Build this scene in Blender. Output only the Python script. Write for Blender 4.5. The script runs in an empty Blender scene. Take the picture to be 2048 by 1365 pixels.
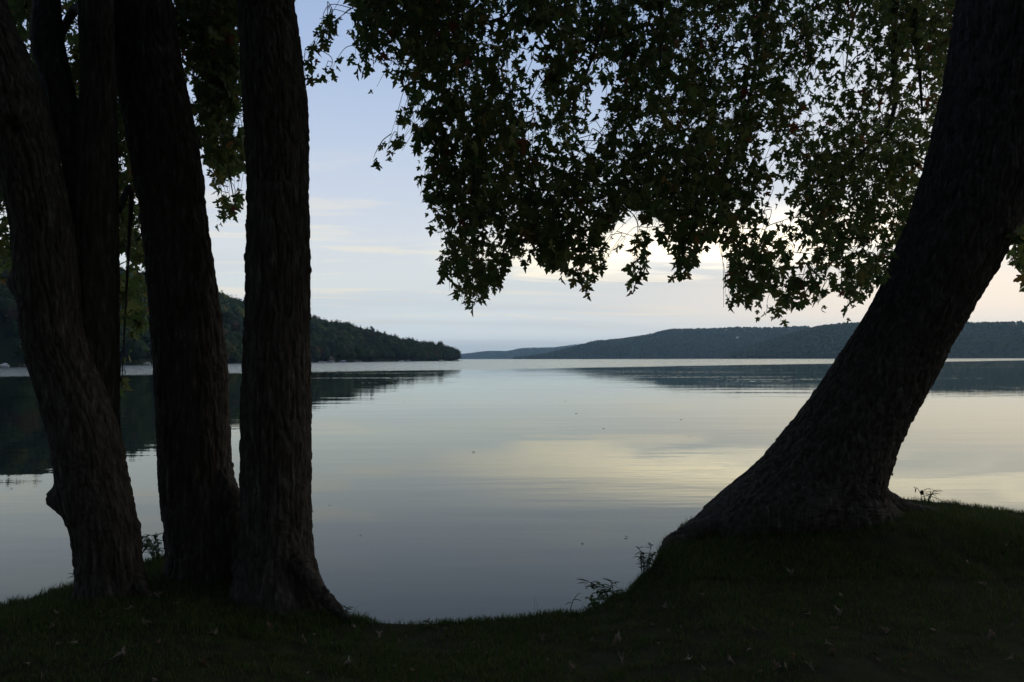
import bpy, math, random
import numpy as np
from mathutils import Matrix, Vector

random.seed(7)
rng = np.random.default_rng(11)
scene = bpy.context.scene
col = scene.collection
R_ = math.radians

# ------------------------------------------------------------------ camera
CAMZ = 2.4                      # eye above the lake surface (z = 0)
F = 1536.0                      # focal length in pixels of the 2048 wide frame
PITCH, ROLL = R_(1.32), R_(-0.168)
CR = Matrix.Rotation(R_(90) + PITCH, 3, 'X') @ Matrix.Rotation(ROLL, 3, 'Z')
CRN = np.array(CR)
cam = bpy.data.cameras.new('camera')
cam.lens = 27.0
cam.sensor_width = 36.0
cam.clip_start = 0.05
cam.clip_end = 30000.0
cam_o = bpy.data.objects.new('camera', cam)
cam_o.matrix_world = Matrix.Translation((0, 0, CAMZ)) @ CR.to_4x4()
col.objects.link(cam_o)
scene.camera = cam_o

# ------------------------------------------------------------------ sky, sun, exposure
SUN_AZ, SUN_EL = R_(62), R_(2.0)      # low sun far to the right behind thin cloud


def N(nt, t, **kw):
    n = nt.nodes.new(t)
    for k, v in kw.items():
        if k.startswith('in_'):
            n.inputs[k[3:].replace('_', ' ')].default_value = v
        else:
            setattr(n, k, v)
    return n


def math_node(nt, op, a, b=None, clamp=False):
    n = nt.nodes.new('ShaderNodeMath')
    n.operation = op
    n.use_clamp = clamp
    for i, v in enumerate((a, b)):
        if v is None:
            continue
        if isinstance(v, (int, float)):
            n.inputs[i].default_value = v
        else:
            nt.links.new(v, n.inputs[i])
    return n.outputs[0]


def ramp(nt, fac, stops, interp='LINEAR'):
    n = nt.nodes.new('ShaderNodeValToRGB')
    cr = n.color_ramp
    cr.interpolation = interp
    while len(cr.elements) < len(stops):
        cr.elements.new(0.5)
    for e, (p, c) in zip(cr.elements, stops):
        e.position = p
        e.color = (*c, 1) if len(c) == 3 else c
    nt.links.new(fac, n.inputs[0])
    return n.outputs[0]


def mapr(nt, v, a, b, c=0.0, d=1.0, smooth=True):
    n = nt.nodes.new('ShaderNodeMapRange')
    n.interpolation_type = 'SMOOTHSTEP' if smooth else 'LINEAR'
    n.inputs[1].default_value = a
    n.inputs[2].default_value = b
    n.inputs[3].default_value = c
    n.inputs[4].default_value = d
    nt.links.new(v, n.inputs[0])
    return n.outputs[0]


def mixc(nt, fac, a, b, blend='MIX'):
    n = nt.nodes.new('ShaderNodeMix')
    n.data_type = 'RGBA'
    n.blend_type = blend
    for sock, v in ((n.inputs[0], fac), (n.inputs[6], a), (n.inputs[7], b)):
        if isinstance(v, (int, float)):
            sock.default_value = v
        elif isinstance(v, tuple):
            sock.default_value = (*v, 1) if len(v) == 3 else v
        else:
            nt.links.new(v, sock)
    return n.outputs[2]


world = bpy.data.worlds.new('World')
scene.world = world
world.use_nodes = True
nt = world.node_tree
nt.nodes.clear()
out = N(nt, 'ShaderNodeOutputWorld')
sky = N(nt, 'ShaderNodeTexSky', sky_type='NISHITA', sun_disc=False)
sky.sun_elevation = SUN_EL
sky.sun_rotation = SUN_AZ
sky.dust_density = 2.0
bg1 = N(nt, 'ShaderNodeBackground')
bg1.inputs[1].default_value = 0.1
nt.links.new(sky.outputs[0], bg1.inputs[0])
# thin veil of cloud: colour by height above the horizon, streaked by noise on a cloud plane
tc = N(nt, 'ShaderNodeTexCoord')
sep = N(nt, 'ShaderNodeSeparateXYZ')
nt.links.new(tc.outputs['Generated'], sep.inputs[0])
dx, dy, dz = sep.outputs
zc = math_node(nt, 'MAXIMUM', dz, 0.0)
veil = ramp(nt, zc, [
    (0.00, (.90, .98, 1.05)), (0.03, (.83, .91, .96)), (0.06, (.79, .865, .905)), (0.09, (.79, .85, .865)),
    (0.14, (.775, .83, .875)), (0.20, (.68, .755, .88)), (0.28, (.56, .67, .86)),
    (0.38, (.43, .56, .81)), (0.50, (.32, .45, .71)), (1.0, (.12, .20, .40))])
den = math_node(nt, 'ADD', zc, 0.05)
cx_ = math_node(nt, 'DIVIDE', dx, den)
cy_ = math_node(nt, 'DIVIDE', dy, den)
comb = N(nt, 'ShaderNodeCombineXYZ')
nt.links.new(math_node(nt, 'MULTIPLY', cx_, 0.42), comb.inputs[0])
nt.links.new(math_node(nt, 'ADD', math_node(nt, 'MULTIPLY', cy_, 1.0),
                       math_node(nt, 'MULTIPLY', cx_, -0.12)), comb.inputs[1])
n1 = N(nt, 'ShaderNodeTexNoise', in_Scale=1.3, in_Detail=8.0, in_Roughness=0.62, in_Distortion=0.9)
nt.links.new(comb.outputs[0], n1.inputs['Vector'])
n2 = N(nt, 'ShaderNodeTexNoise', in_Scale=0.45, in_Detail=3.0, in_Roughness=0.5)
nt.links.new(comb.outputs[0], n2.inputs['Vector'])
streak = mapr(nt, n1.outputs[0], 0.50, 0.66)
grey = mapr(nt, n2.outputs[0], 0.40, 0.62)
low = math_node(nt, 'MULTIPLY', mapr(nt, zc, 0.02, 0.07), mapr(nt, zc, 0.30, 0.13))
veil = mixc(nt, math_node(nt, 'MULTIPLY', math_node(nt, 'MULTIPLY', streak, low), 0.65), veil, (1.0, .93, .78))
veil = mixc(nt, math_node(nt, 'MULTIPLY', math_node(nt, 'MULTIPLY', grey, mapr(nt, zc, 0.25, 0.06)), 0.35),
            veil, (.60, .67, .75))
# towards the hidden sun the cloud is creamier
az = math_node(nt, 'ARCTAN2', dx, dy)
toward = mapr(nt, az, -0.10, 0.75)
behind = mapr(nt, az, 2.4, 1.4)
toward = math_node(nt, 'MULTIPLY', toward, behind)
CREAM = mixc(nt, mapr(nt, az, 0.0, 0.42), (1.55, 1.38, 1.05), (2.9, 2.45, 1.75))
zb = math_node(nt, 'ADD', zc, math_node(nt, 'MULTIPLY', math_node(nt, 'SUBTRACT', n1.outputs[0], .5), .09))
creamband = math_node(nt, 'MULTIPLY', mapr(nt, zb, 0.098, 0.142), mapr(nt, zb, 0.20, 0.145))
creamband = math_node(nt, 'MULTIPLY', creamband, mapr(nt, az, -0.14, 0.10))
creamband = math_node(nt, 'MULTIPLY', creamband, mapr(nt, n1.outputs[0], 0.35, 0.6, 0.35, 1.0))
veil = mixc(nt, math_node(nt, 'MULTIPLY', creamband, 0.85), veil, CREAM)
glow = math_node(nt, 'MULTIPLY', mapr(nt, zc, 0.015, 0.06), mapr(nt, zc, 0.14, 0.07))
veil = mixc(nt, math_node(nt, 'MULTIPLY', math_node(nt, 'MULTIPLY', toward, glow), 0.9), veil, (1.18, .93, .71))
veil = mixc(nt, math_node(nt, 'MULTIPLY', mapr(nt, az, .15, .6), math_node(nt, 'MULTIPLY', behind, 0.5)), veil, (1.25, 1.16, 1.02))
# away from the sunset the evening sky is dimmer
away = mapr(nt, dy, -0.75, 0.3, 0.27, 1.0)
vm = N(nt, 'ShaderNodeVectorMath', operation='SCALE')
nt.links.new(veil, vm.inputs[0])
nt.links.new(away, vm.inputs[3])
bg2 = N(nt, 'ShaderNodeBackground')
bg2.inputs[1].default_value = 1.0
nt.links.new(vm.outputs[0], bg2.inputs[0])
mx = N(nt, 'ShaderNodeMixShader')
mx.inputs[0].default_value = 0.93
nt.links.new(bg1.outputs[0], mx.inputs[1])
nt.links.new(bg2.outputs[0], mx.inputs[2])
nt.links.new(mx.outputs[0], out.inputs[0])

sun = bpy.data.lights.new('sun', 'SUN')
sun.energy = 0.3
sun.angle = R_(12)
sun.color = (1.0, 0.8, 0.6)
sun_o = bpy.data.objects.new('sun', sun)
sd = Vector((math.sin(SUN_AZ) * math.cos(R_(4)), math.cos(SUN_AZ) * math.cos(R_(4)), math.sin(R_(4))))
sun_o.rotation_euler = sd.to_track_quat('Z', 'Y').to_euler()
sun_o.location = (40, 20, 30)
col.objects.link(sun_o)

vs = scene.view_settings
vs.view_transform = 'Standard'
vs.look = 'None'
vs.exposure = 0.0
vs.gamma = 1.0
vs.use_curve_mapping = False
scene.render.engine = 'CYCLES'
scene.cycles.use_denoising = True
scene.cycles.max_bounces = 4
scene.cycles.diffuse_bounces = 2
scene.cycles.glossy_bounces = 2
scene.cycles.transmission_bounces = 2
scene.cycles.volume_bounces = 0
scene.cycles.transparent_max_bounces = 8

# ------------------------------------------------------------------ helpers


def at(px, py, y):
    """world point at forward distance y seen at pixel px, py of the 2048 x 1365 frame"""
    v = CRN @ np.array([(px - 1024) / F, -(py - 682.5) / F, -1.0])
    return np.array([0, 0, CAMZ]) + v * (y / v[1])


def proj(P):
    """pixels (2048 frame) and depth of world points, (n,3)"""
    q = (np.asarray(P, float) - np.array([0, 0, CAMZ])) @ CRN
    d = -q[..., 2]
    dd = np.where(d > 0.05, d, 0.05)
    return 1024 + F * q[..., 0] / dd, 682.5 - F * q[..., 1] / dd, d


_L = rng.random((32, 32, 32))


def vnoise(p):
    p = np.asarray(p, float)
    i = np.floor(p).astype(int)
    f = p - i
    f = f * f * (3 - 2 * f)
    i0 = i & 31
    i1 = (i + 1) & 31
    r = 0
    for a in (0, 1):
        wx = f[..., 0] if a else 1 - f[..., 0]
        xa = i1[..., 0] if a else i0[..., 0]
        for b in (0, 1):
            wy = f[..., 1] if b else 1 - f[..., 1]
            ya = i1[..., 1] if b else i0[..., 1]
            for c in (0, 1):
                wz = f[..., 2] if c else 1 - f[..., 2]
                za = i1[..., 2] if c else i0[..., 2]
                r = r + wx * wy * wz * _L[xa, ya, za]
    return r


def fbm(p, o=4):
    p = np.asarray(p, float)
    a, s, t = 0.5, 0.0, 0.0
    for k in range(o):
        s = s + a * vnoise(p * (2.03 ** k) + k * 7.3)
        t += a
        a *= 0.5
    return s / t


def sstep(a, b, x):
    t = np.clip((np.asarray(x, float) - a) / (b - a), 0, 1)
    return t * t * (3 - 2 * t)


def mesh_np(name, V, faces, smooth=False, attr=None):
    """mesh from vertex array and face index array(s) (n,3)/(n,4)"""
    me = bpy.data.meshes.new(name)
    V = np.ascontiguousarray(V, np.float32)
    if not isinstance(faces, (list, tuple)):
        faces = [faces]
    faces = [np.asarray(f, np.int32) for f in faces if len(f)]
    me.vertices.add(len(V))
    me.vertices.foreach_set('co', V.ravel())
    loops = np.concatenate([f.ravel() for f in faces])
    counts = np.concatenate([np.full(len(f), f.shape[1], np.int32) for f in faces])
    starts = np.concatenate([[0], np.cumsum(counts)[:-1]]).astype(np.int32)
    me.loops.add(len(loops))
    me.loops.foreach_set('vertex_index', loops)
    me.polygons.add(len(counts))
    me.polygons.foreach_set('loop_start', starts)
    me.update(calc_edges=True)
    if smooth:
        me.polygons.foreach_set('use_smooth', np.ones(len(counts), bool))
    if attr is not None:
        at_ = me.attributes.new('tint', 'FLOAT', 'POINT')
        at_.data.foreach_set('value', np.ascontiguousarray(attr, np.float32))
    return me


class Buf:
    """collects pieces of one mesh"""

    def __init__(s):
        s.V, s.F3, s.F4, s.A, s.n = [], [], [], [], 0

    def add(s, V, F, a=None):
        V = np.asarray(V, float)
        F = np.asarray(F, int)
        (s.F3 if F.shape[1] == 3 else s.F4).append(F + s.n)
        s.V.append(V)
        s.A.append(np.full(len(V), 0.0) if a is None else np.broadcast_to(a, (len(V),)))
        s.n += len(V)

    def box(s, lo, hi):
        (a, b, c), (d, e, f) = lo, hi
        V = [(a, b, c), (d, b, c), (d, e, c), (a, e, c), (a, b, f), (d, b, f), (d, e, f), (a, e, f)]
        s.add(V, [(0, 3, 2, 1), (4, 5, 6, 7), (0, 1, 5, 4), (1, 2, 6, 5), (2, 3, 7, 6), (3, 0, 4, 7)])

    def tube(s, P, r, k=5, cap=True):
        P = np.asarray(P, float)
        n = len(P)
        r = np.broadcast_to(r, (n,))
        T = np.gradient(P, axis=0)
        T /= np.linalg.norm(T, axis=1)[:, None] + 1e-9
        up = np.array([0.13, 0.97, 0.2]) if abs(T[0][1]) < 0.8 else np.array([1.0, 0.1, 0.05])
        U = np.cross(T, up)
        U /= np.linalg.norm(U, axis=1)[:, None] + 1e-9
        W = np.cross(T, U)
        th = np.linspace(0, 2 * math.pi, k, endpoint=False)
        V = P[:, None] + r[:, None, None] * (np.cos(th)[None, :, None] * U[:, None] + np.sin(th)[None, :, None] * W[:, None])
        s.add(V.reshape(-1, 3), ringfaces(n, k))
        if cap:
            s.add(P[-1] + 0 * V[-1][:1], np.zeros((0, 3), int))

    def mesh(s, name, smooth=False, attr=False):
        fs = []
        if s.F3:
            fs.append(np.concatenate(s.F3))
        if s.F4:
            fs.append(np.concatenate(s.F4))
        return mesh_np(name, np.concatenate(s.V), fs, smooth, np.concatenate(s.A) if attr else None)


def ringfaces(n, k):
    i = np.arange(n - 1)[:, None] * k
    j = np.arange(k)[None, :]
    a = i + j
    b = i + (j + 1) % k
    return np.stack([a, b, b + k, a + k], -1).reshape(-1, 4)


def obj(name, me, mat, parent=None, loc=None, **props):
    o = bpy.data.objects.new(name, me)
    if mat is not None and me is not None and not me.materials:
        me.materials.append(mat)
    col.objects.link(o)
    if parent is not None:
        o.parent = parent
    if loc is not None:
        o.location = loc
    for k, v in props.items():
        o[k] = v
    return o


def thing(name, loc, label, category, group=None):
    o = bpy.data.objects.new(name, None)
    o.empty_display_size = 0.2
    o.location = loc
    col.objects.link(o)
    o['label'] = label
    o['category'] = category
    if group:
        o['group'] = group
    return o


def curve(pts, n):
    """Catmull-Rom through rows of pts"""
    P = np.asarray(pts, float)
    Q = np.vstack([2 * P[0] - P[1], P, 2 * P[-1] - P[-2]])
    t = np.linspace(0, len(P) - 1 - 1e-6, n)
    i = t.astype(int)
    f = (t - i)[:, None]
    a, b, c, d = Q[i], Q[i + 1], Q[i + 2], Q[i + 3]
    return 0.5 * (2 * b + (c - a) * f + (2 * a - 5 * b + 4 * c - d) * f ** 2 + (3 * b - a - 3 * c + d) * f ** 3)


# ------------------------------------------------------------------ materials


def new_mat(name):
    m = bpy.data.materials.new(name)
    m.use_nodes = True
    nt = m.node_tree
    b = nt.nodes['Principled BSDF']
    b.inputs['Specular IOR Level'].default_value = 0.25
    return m, nt, b


def simple(name, c, rough=0.8, spec=0.25):
    m, nt, b = new_mat(name)
    b.inputs['Base Color'].default_value = (*c, 1)
    b.inputs['Roughness'].default_value = rough
    b.inputs['Specular IOR Level'].default_value = spec
    return m


def noisy(name, stops, scale, rough=0.9, detail=5, coord='Object', bump=0.0, bscale=None, stretch=(1, 1, 1), spec=0.2, bdist=0.01):
    m, nt, b = new_mat(name)
    tc = N(nt, 'ShaderNodeTexCoord')
    mp = N(nt, 'ShaderNodeMapping')
    mp.inputs['Scale'].default_value = stretch
    nt.links.new(tc.outputs[coord], mp.inputs[0])
    n = N(nt, 'ShaderNodeTexNoise', in_Scale=scale, in_Detail=detail, in_Roughness=0.6)
    nt.links.new(mp.outputs[0], n.inputs['Vector'])
    c = ramp(nt, n.outputs[0], stops)
    nt.links.new(c, b.inputs['Base Color'])
    b.inputs['Roughness'].default_value = rough
    b.inputs['Specular IOR Level'].default_value = spec
    if bump:
        n2 = N(nt, 'ShaderNodeTexNoise', in_Scale=bscale or scale * 4, in_Detail=6.0, in_Roughness=0.65)
        nt.links.new(mp.outputs[0], n2.inputs['Vector'])
        bp = N(nt, 'ShaderNodeBump', in_Strength=bump, in_Distance=bdist)
        nt.links.new(n2.outputs[0], bp.inputs['Height'])
        nt.links.new(bp.outputs[0], b.inputs['Normal'])
    return m


M = {}
M['bark'] = noisy('bark', [(.28, (.028, .024, .020)), (.45, (.050, .045, .038)), (.58, (.068, .063, .055)), (.66, (.105, .103, .09)), (.78, (.15, .152, .133))],
                  34, .95, 8, bump=1.0, bscale=90, stretch=(1, 1, .16), spec=.06, bdist=.02)
M['twig'] = simple('twig bark', (.045, .036, .028), .9, .1)
M['soil'] = noisy('soil', [(.3, (.014, .013, .008)), (.5, (.020, .022, .010)), (.7, (.026, .034, .012))], 6, 1, 6, bump=.6, bscale=40, spec=.05)


def leaf_material(name, stops, trans=0.5):
    m, nt, b = new_mat(name)
    a = N(nt, 'ShaderNodeAttribute', attribute_name='tint')
    oi = N(nt, 'ShaderNodeObjectInfo')
    f = math_node(nt, 'FRACT', math_node(nt, 'ADD', a.outputs['Fac'], oi.outputs['Random']))
    c = ramp(nt, f, stops)
    nt.links.new(c, b.inputs['Base Color'])
    b.inputs['Roughness'].default_value = .6
    b.inputs['Specular IOR Level'].default_value = .12
    t = N(nt, 'ShaderNodeBsdfTranslucent')
    nt.links.new(c, t.inputs[0])
    mxs = N(nt, 'ShaderNodeMixShader')
    mxs.inputs[0].default_value = trans
    nt.links.new(b.outputs[0], mxs.inputs[1])
    nt.links.new(t.outputs[0], mxs.inputs[2])
    nt.links.new(mxs.outputs[0], nt.nodes['Material Output'].inputs[0])
    return m


GREENS = [(0.0, (.060, .098, .030)), (.3, (.078, .120, .036)), (.6, (.102, .140, .044)), (.80, (.125, .158, .050)),
          (.92, (.16, .16, .052)), (.975, (.19, .13, .042)), (.99, (.18, .07, .035)), (1.0, (.15, .05, .035))]
M['leaf'] = leaf_material('maple leaf', GREENS)
M['weed'] = leaf_material('weed leaf', [(0, (.030, .060, .018)), (1, (.055, .09, .025))], .3)
M['grass'] = leaf_material('grass blade', [(0, (.034, .070, .014)), (.45, (.052, .094, .020)), (.8, (.076, .098, .026)),
                                          (.93, (.10, .085, .04)), (1, (.12, .105, .06))], .3)
M['dry'] = leaf_material('dry leaf', [(0, (.12, .09, .065)), (.35, (.19, .155, .125)), (.6, (.10, .065, .04)), (.8, (.14, .10, .05)), (1, (.24, .20, .17))], .15)

# forest colours vary from tree to tree


def forest_material(name, scale, stops):
    m, nt, b = new_mat(name)
    a = N(nt, 'ShaderNodeAttribute', attribute_name='tint')
    oi = N(nt, 'ShaderNodeObjectInfo')
    f = math_node(nt, 'FRACT', math_node(nt, 'ADD', a.outputs['Fac'], oi.outputs['Random']))
    c = ramp(nt, f, stops)
    g = N(nt, 'ShaderNodeNewGeometry')
    n = N(nt, 'ShaderNodeTexNoise', in_Scale=scale, in_Detail=4.0)
    nt.links.new(g.outputs['Position'], n.inputs['Vector'])
    n_ = N(nt, 'ShaderNodeTexNoise', in_Scale=.004, in_Detail=3.0)
    nt.links.new(g.outputs['Position'], n_.inputs['Vector'])
    k = math_node(nt, 'MULTIPLY', mapr(nt, n.outputs[0], .3, .7, .65, 1.35, False), mapr(nt, n_.outputs[0], .35, .65, .65, 1.35, False))
    v = N(nt, 'ShaderNodeVectorMath', operation='SCALE')
    nt.links.new(c, v.inputs[0])
    nt.links.new(k, v.inputs[3])
    nt.links.new(v.outputs[0], b.inputs['Base Color'])
    b.inputs['Roughness'].default_value = .95
    b.inputs['Specular IOR Level'].default_value = .05
    return m


FOREST = [(0, (.013, .026, .011)), (.25, (.023, .040, .014)), (.5, (.036, .055, .016)), (.72, (.018, .032, .014)),
          (.84, (.060, .076, .018)), (.92, (.056, .044, .018)), (1, (.050, .030, .018))]
M['forest'] = forest_material('forest crowns', .3, FOREST)
M['farforest'] = forest_material('far forest crowns', .05, FOREST)
M['terrain'] = noisy('hill ground', [(.3, (.018, .026, .014)), (.7, (.03, .036, .018))], .02, 1, spec=.02)

# ------------------------------------------------------------------ lake
def grid(xs, ys, zf):
    X, Y = np.meshgrid(xs, ys)
    Z = zf(X, Y)
    V = np.stack([X, Y, Z], -1).reshape(-1, 3)
    nx, ny = len(xs), len(ys)
    i = np.arange(ny - 1)[:, None] * nx + np.arange(nx - 1)[None, :]
    Fq = np.stack([i, i + 1, i + nx + 1, i + nx], -1).reshape(-1, 4)
    return V, Fq


geo = np.concatenate([-np.geomspace(12000, 8, 26), np.linspace(-6, 6, 7), np.geomspace(8, 12000, 26)])
gy = np.concatenate([np.linspace(2.0, 40, 20), np.geomspace(50, 14000, 24)])
Vw, Fw = grid(geo, gy, lambda x, y: 0 * x)
m, nt, b = new_mat('lake water')
g = N(nt, 'ShaderNodeNewGeometry')
sp = N(nt, 'ShaderNodeSeparateXYZ')
nt.links.new(g.outputs['Position'], sp.inputs[0])
# a breeze ruffles the open lake beyond a slanting line; inshore it is calm
wob = N(nt, 'ShaderNodeTexNoise', in_Scale=.02, in_Detail=3.0)
nt.links.new(g.outputs['Position'], wob.inputs['Vector'])
line = math_node(nt, 'SUBTRACT', sp.outputs[1], math_node(nt, 'MULTIPLY', sp.outputs[0], 1.03))
line = math_node(nt, 'ADD', line, math_node(nt, 'MULTIPLY', wob.outputs[0], 40.0))
breeze = mapr(nt, line, 190, 225)


def wave(scale, stretch, amp, detail=2.0, rot=0.0):
    mp = N(nt, 'ShaderNodeMapping')
    mp.inputs['Scale'].default_value = stretch
    mp.inputs['Rotation'].default_value = (0, 0, rot)
    nt.links.new(g.outputs['Position'], mp.inputs[0])
    n = N(nt, 'ShaderNodeTexNoise', in_Scale=scale, in_Detail=detail, in_Roughness=.5)
    nt.links.new(mp.outputs[0], n.inputs['Vector'])
    return math_node(nt, 'MULTIPLY', n.outputs[0], amp)


patch = N(nt, 'ShaderNodeTexNoise', in_Scale=.09, in_Detail=2.0)
nt.links.new(g.outputs['Position'], patch.inputs['Vector'])
pk = mapr(nt, patch.outputs[0], .35, .65, .35, 1.3)
hgt = math_node(nt, 'ADD', wave(1.1, (.22, 1, 1), .0040, 2.0, .1), wave(5.0, (.35, 1, 1), .0008, 2.0, -.15))
hgt = math_node(nt, 'ADD', math_node(nt, 'MULTIPLY', hgt, pk), wave(.30, (.15, 1, 1), .011, 2.0, .05))
# cat's paws: long thin streaks of ruffled water inside the calm
mp = N(nt, 'ShaderNodeMapping')
mp.inputs['Scale'].default_value = (.10, 1, 1)
nt.links.new(g.outputs['Position'], mp.inputs[0])
paw = N(nt, 'ShaderNodeTexNoise', in_Scale=.16, in_Detail=3.0, in_Roughness=.6)
nt.links.new(mp.outputs[0], paw.inputs['Vector'])
pawf = mapr(nt, paw.outputs[0], .60, .70)
pawf = math_node(nt, 'MULTIPLY', pawf, mapr(nt, sp.outputs[1], 45, 110))
ruff = math_node(nt, 'MAXIMUM', breeze, math_node(nt, 'MULTIPLY', pawf, .5))
ROUGH = mapr(nt, ruff, 0, 1, .012, .14, False)
bp = N(nt, 'ShaderNodeBump', in_Strength=1.0, in_Distance=1.0)
nt.links.new(hgt, bp.inputs['Height'])
# wavelets of the ruffled water: far too small to bump-map at that distance, so they tilt the normal directly
chop = N(nt, 'ShaderNodeTexNoise', in_Scale=2.2, in_Detail=2.0)
nt.links.new(g.outputs['Position'], chop.inputs['Vector'])
v1 = N(nt, 'ShaderNodeVectorMath', operation='SUBTRACT')
nt.links.new(chop.outputs['Color'], v1.inputs[0])
v1.inputs[1].default_value = (.5, .5, .5)
v2 = N(nt, 'ShaderNodeVectorMath', operation='MULTIPLY')
nt.links.new(v1.outputs[0], v2.inputs[0])
v2.inputs[1].default_value = (1.1, 1.1, 0)
v3 = N(nt, 'ShaderNodeVectorMath', operation='SCALE')
nt.links.new(v2.outputs[0], v3.inputs[0])
nt.links.new(ruff, v3.inputs[3])
v4 = N(nt, 'ShaderNodeVectorMath', operation='ADD')
nt.links.new(bp.outputs[0], v4.inputs[0])
nt.links.new(v3.outputs[0], v4.inputs[1])
v5 = N(nt, 'ShaderNodeVectorMath', operation='NORMALIZE')
nt.links.new(v4.outputs[0], v5.inputs[0])
fr = N(nt, 'ShaderNodeFresnel', in_IOR=1.25)
gl = N(nt, 'ShaderNodeBsdfGlossy')
gl.inputs['Color'].default_value = (.97, 1.0, .93, 1)
nt.links.new(ROUGH, gl.inputs['Roughness'])
df = N(nt, 'ShaderNodeBsdfDiffuse')
df.inputs['Color'].default_value = (.009, .013, .010, 1)
mw = N(nt, 'ShaderNodeMixShader')
for nd in (fr, gl):
    nt.links.new(v5.outputs[0], nd.inputs['Normal'])
nt.links.new(fr.outputs[0], mw.inputs[0])
nt.links.new(df.outputs[0], mw.inputs[1])
nt.links.new(gl.outputs[0], mw.inputs[2])
nt.links.new(mw.outputs[0], nt.nodes['Material Output'].inputs[0])
nt.nodes.remove(b)
M['water'] = m
obj('lake_water', mesh_np('lake_water', Vw, Fw, True), M['water'], kind='structure')

# ------------------------------------------------------------------ near bank
EDGE = np.array([  # x, y, z of the lip of the bank
    (-60, 0, .6), (-14, 3.6, .55), (-8, 4.6, .58), (-5, 5.1, .62), (-3.67, 5.5, .645), (-3.41, 6.0, .66), (-3.07, 6.7, .70), (-2.7, 6.9, .70),
    (-2.1, 6.7, .68), (-1.6, 6.0, .62), (-1.17, 5.42, .60), (-.61, 5.33, .585), (-.085, 5.4, .59), (.45, 5.5, .60), (.87, 5.9, .63),
    (1.11, 6.2, .70), (1.31, 6.65, .80), (1.7, 7.4, .86), (2.5, 7.9, .93), (3.5, 7.9, .97), (3.9, 7.8, .985), (4.3, 7.6, .96), (5.0, 7.5, .875),
    (6.2, 7.4, .80), (9, 7.2, .7), (14, 6.8, .65), (60, 4, .6)])


def edge_y(x):
    y = np.interp(x, EDGE[:, 0], EDGE[:, 1])
    return y + .22 * (fbm(np.stack([np.asarray(x) * 3.1, 0 * np.asarray(x) + 3.3, 0 * np.asarray(x)], -1), 4) - .5)


def ground_z(x, y):
    x, y = np.broadcast_arrays(np.asarray(x, float), np.asarray(y, float))
    t = edge_y(x) - y
    zE = np.interp(x, EDGE[:, 0], EDGE[:, 2])
    inner = .76 + .05 * (fbm(np.stack([x * .7, y * .7, 0 * x], -1), 3) - .5) + .12 * np.clip(-2 - y, 0, 60)
    z = zE + (inner - zE) * sstep(0.0, 2.4, t)
    z = z + .03 * (fbm(np.stack([x * 4, y * 4, 0 * x + 5], -1), 3) - .5)
    z = z + .19 * np.exp(-((x - 3.0) / 1.25) ** 2 - ((y - 6.45) / .62) ** 2)
    return z - (zE + .6) * sstep(-.03, .45, -t)


xs = np.concatenate([np.linspace(-60, -7, 30), np.arange(-6.9, 7.6, .06), np.linspace(8, 60, 30)])
ys = np.concatenate([np.linspace(-50, 2.5, 30), np.arange(2.6, 9.0, .06)])
Vg, Fg = grid(xs, ys, ground_z)
obj('grassy_bank', mesh_np('grassy_bank', Vg, Fg, True), M['soil'], kind='structure')

# grass: nobody could count it
def grass(n, x0, x1, ylo, depth_in, hmin, hmax, wid, seed, clump=1.0):
    r = np.random.default_rng(seed)
    x = r.uniform(x0, x1, n)
    e = edge_y(x)
    y = r.uniform(0, 1, n) * (e - ylo + .06) + ylo if depth_in is None else e + .08 - np.abs(r.normal(0, depth_in, n))
    dens = .6 * fbm(np.stack([x * 1.6, y * 1.6, 0 * x + 9], -1), 3) + .4 * fbm(np.stack([x * 9, y * 9, 0 * x + 4], -1), 2)
    keep = r.random(n) < np.clip((dens - .33) * 5 * clump, .12, 1)
    px, py, d = proj(np.stack([x, y, ground_z(x, y)], -1))
    keep &= (px > -140) & (px < 2190) & (py < 1440)
    x, y = x[keep], y[keep]
    n = len(x)
    z = ground_z(x, y) - .004
    h = r.uniform(hmin, hmax, n) * (.6 + .8 * dens[keep])
    a = r.uniform(0, 2 * math.pi, n)
    lean = r.uniform(.1, .9, n) * h
    b = r.uniform(0, 2 * math.pi, n)
    w = wid * r.uniform(.7, 1.3, n)
    P = np.stack([x, y, z], -1)
    side = np.stack([np.cos(a), np.sin(a), 0 * a], -1) * w[:, None] * .5
    ld = np.stack([np.cos(b), np.sin(b), 0 * b], -1)
    mid = P + ld * (lean * .35)[:, None] + np.stack([0 * h, 0 * h, h * .6], -1)
    tip = P + ld * lean[:, None] + np.stack([0 * h, 0 * h, h], -1)
    V = np.stack([P - side, P + side, mid - side * .8, mid + side * .8, tip], 1)
    base = np.arange(n)[:, None] * 5
    F4 = base + np.array([[0, 1, 3, 2]])
    F3 = base + np.array([[2, 3, 4]])
    tint = np.repeat(np.clip(r.normal(.42, .2, n) + .5 * (dens[keep] < .42) * r.random(n), 0, .99), 5)
    return V.reshape(-1, 3), F3, F4, tint


parts = [grass(230000, -5.6, 6.4, 3.3, None, .014, .042, .0036, 1), grass(16000, -5.6, 6.4, 0, .12, .02, .055, .0034, 2, 1.3),
         grass(20000, -3.9, -1.0, 4.7, None, .03, .075, .0034, 4, 1.2), grass(24000, 1.2, 4.6, 5.6, None, .03, .075, .0034, 5, 1.2),
         grass(500, -5.6, 6.4, 0, .05, .05, .14, .0025, 3, 1)]
off = 0
gV, g3, g4, gt = [], [], [], []
for V, f3, f4, t in parts:
    gV.append(V); g3.append(f3 + off); g4.append(f4 + off); gt.append(t)
    off += len(V)
gm = mesh_np('grass', np.concatenate(gV), [np.concatenate(g3), np.concatenate(g4)], False, np.concatenate(gt))
obj('lawn_grass', gm, M['grass'], kind='stuff', label='short dark lawn grass covering the near bank', category='grass')

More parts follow.
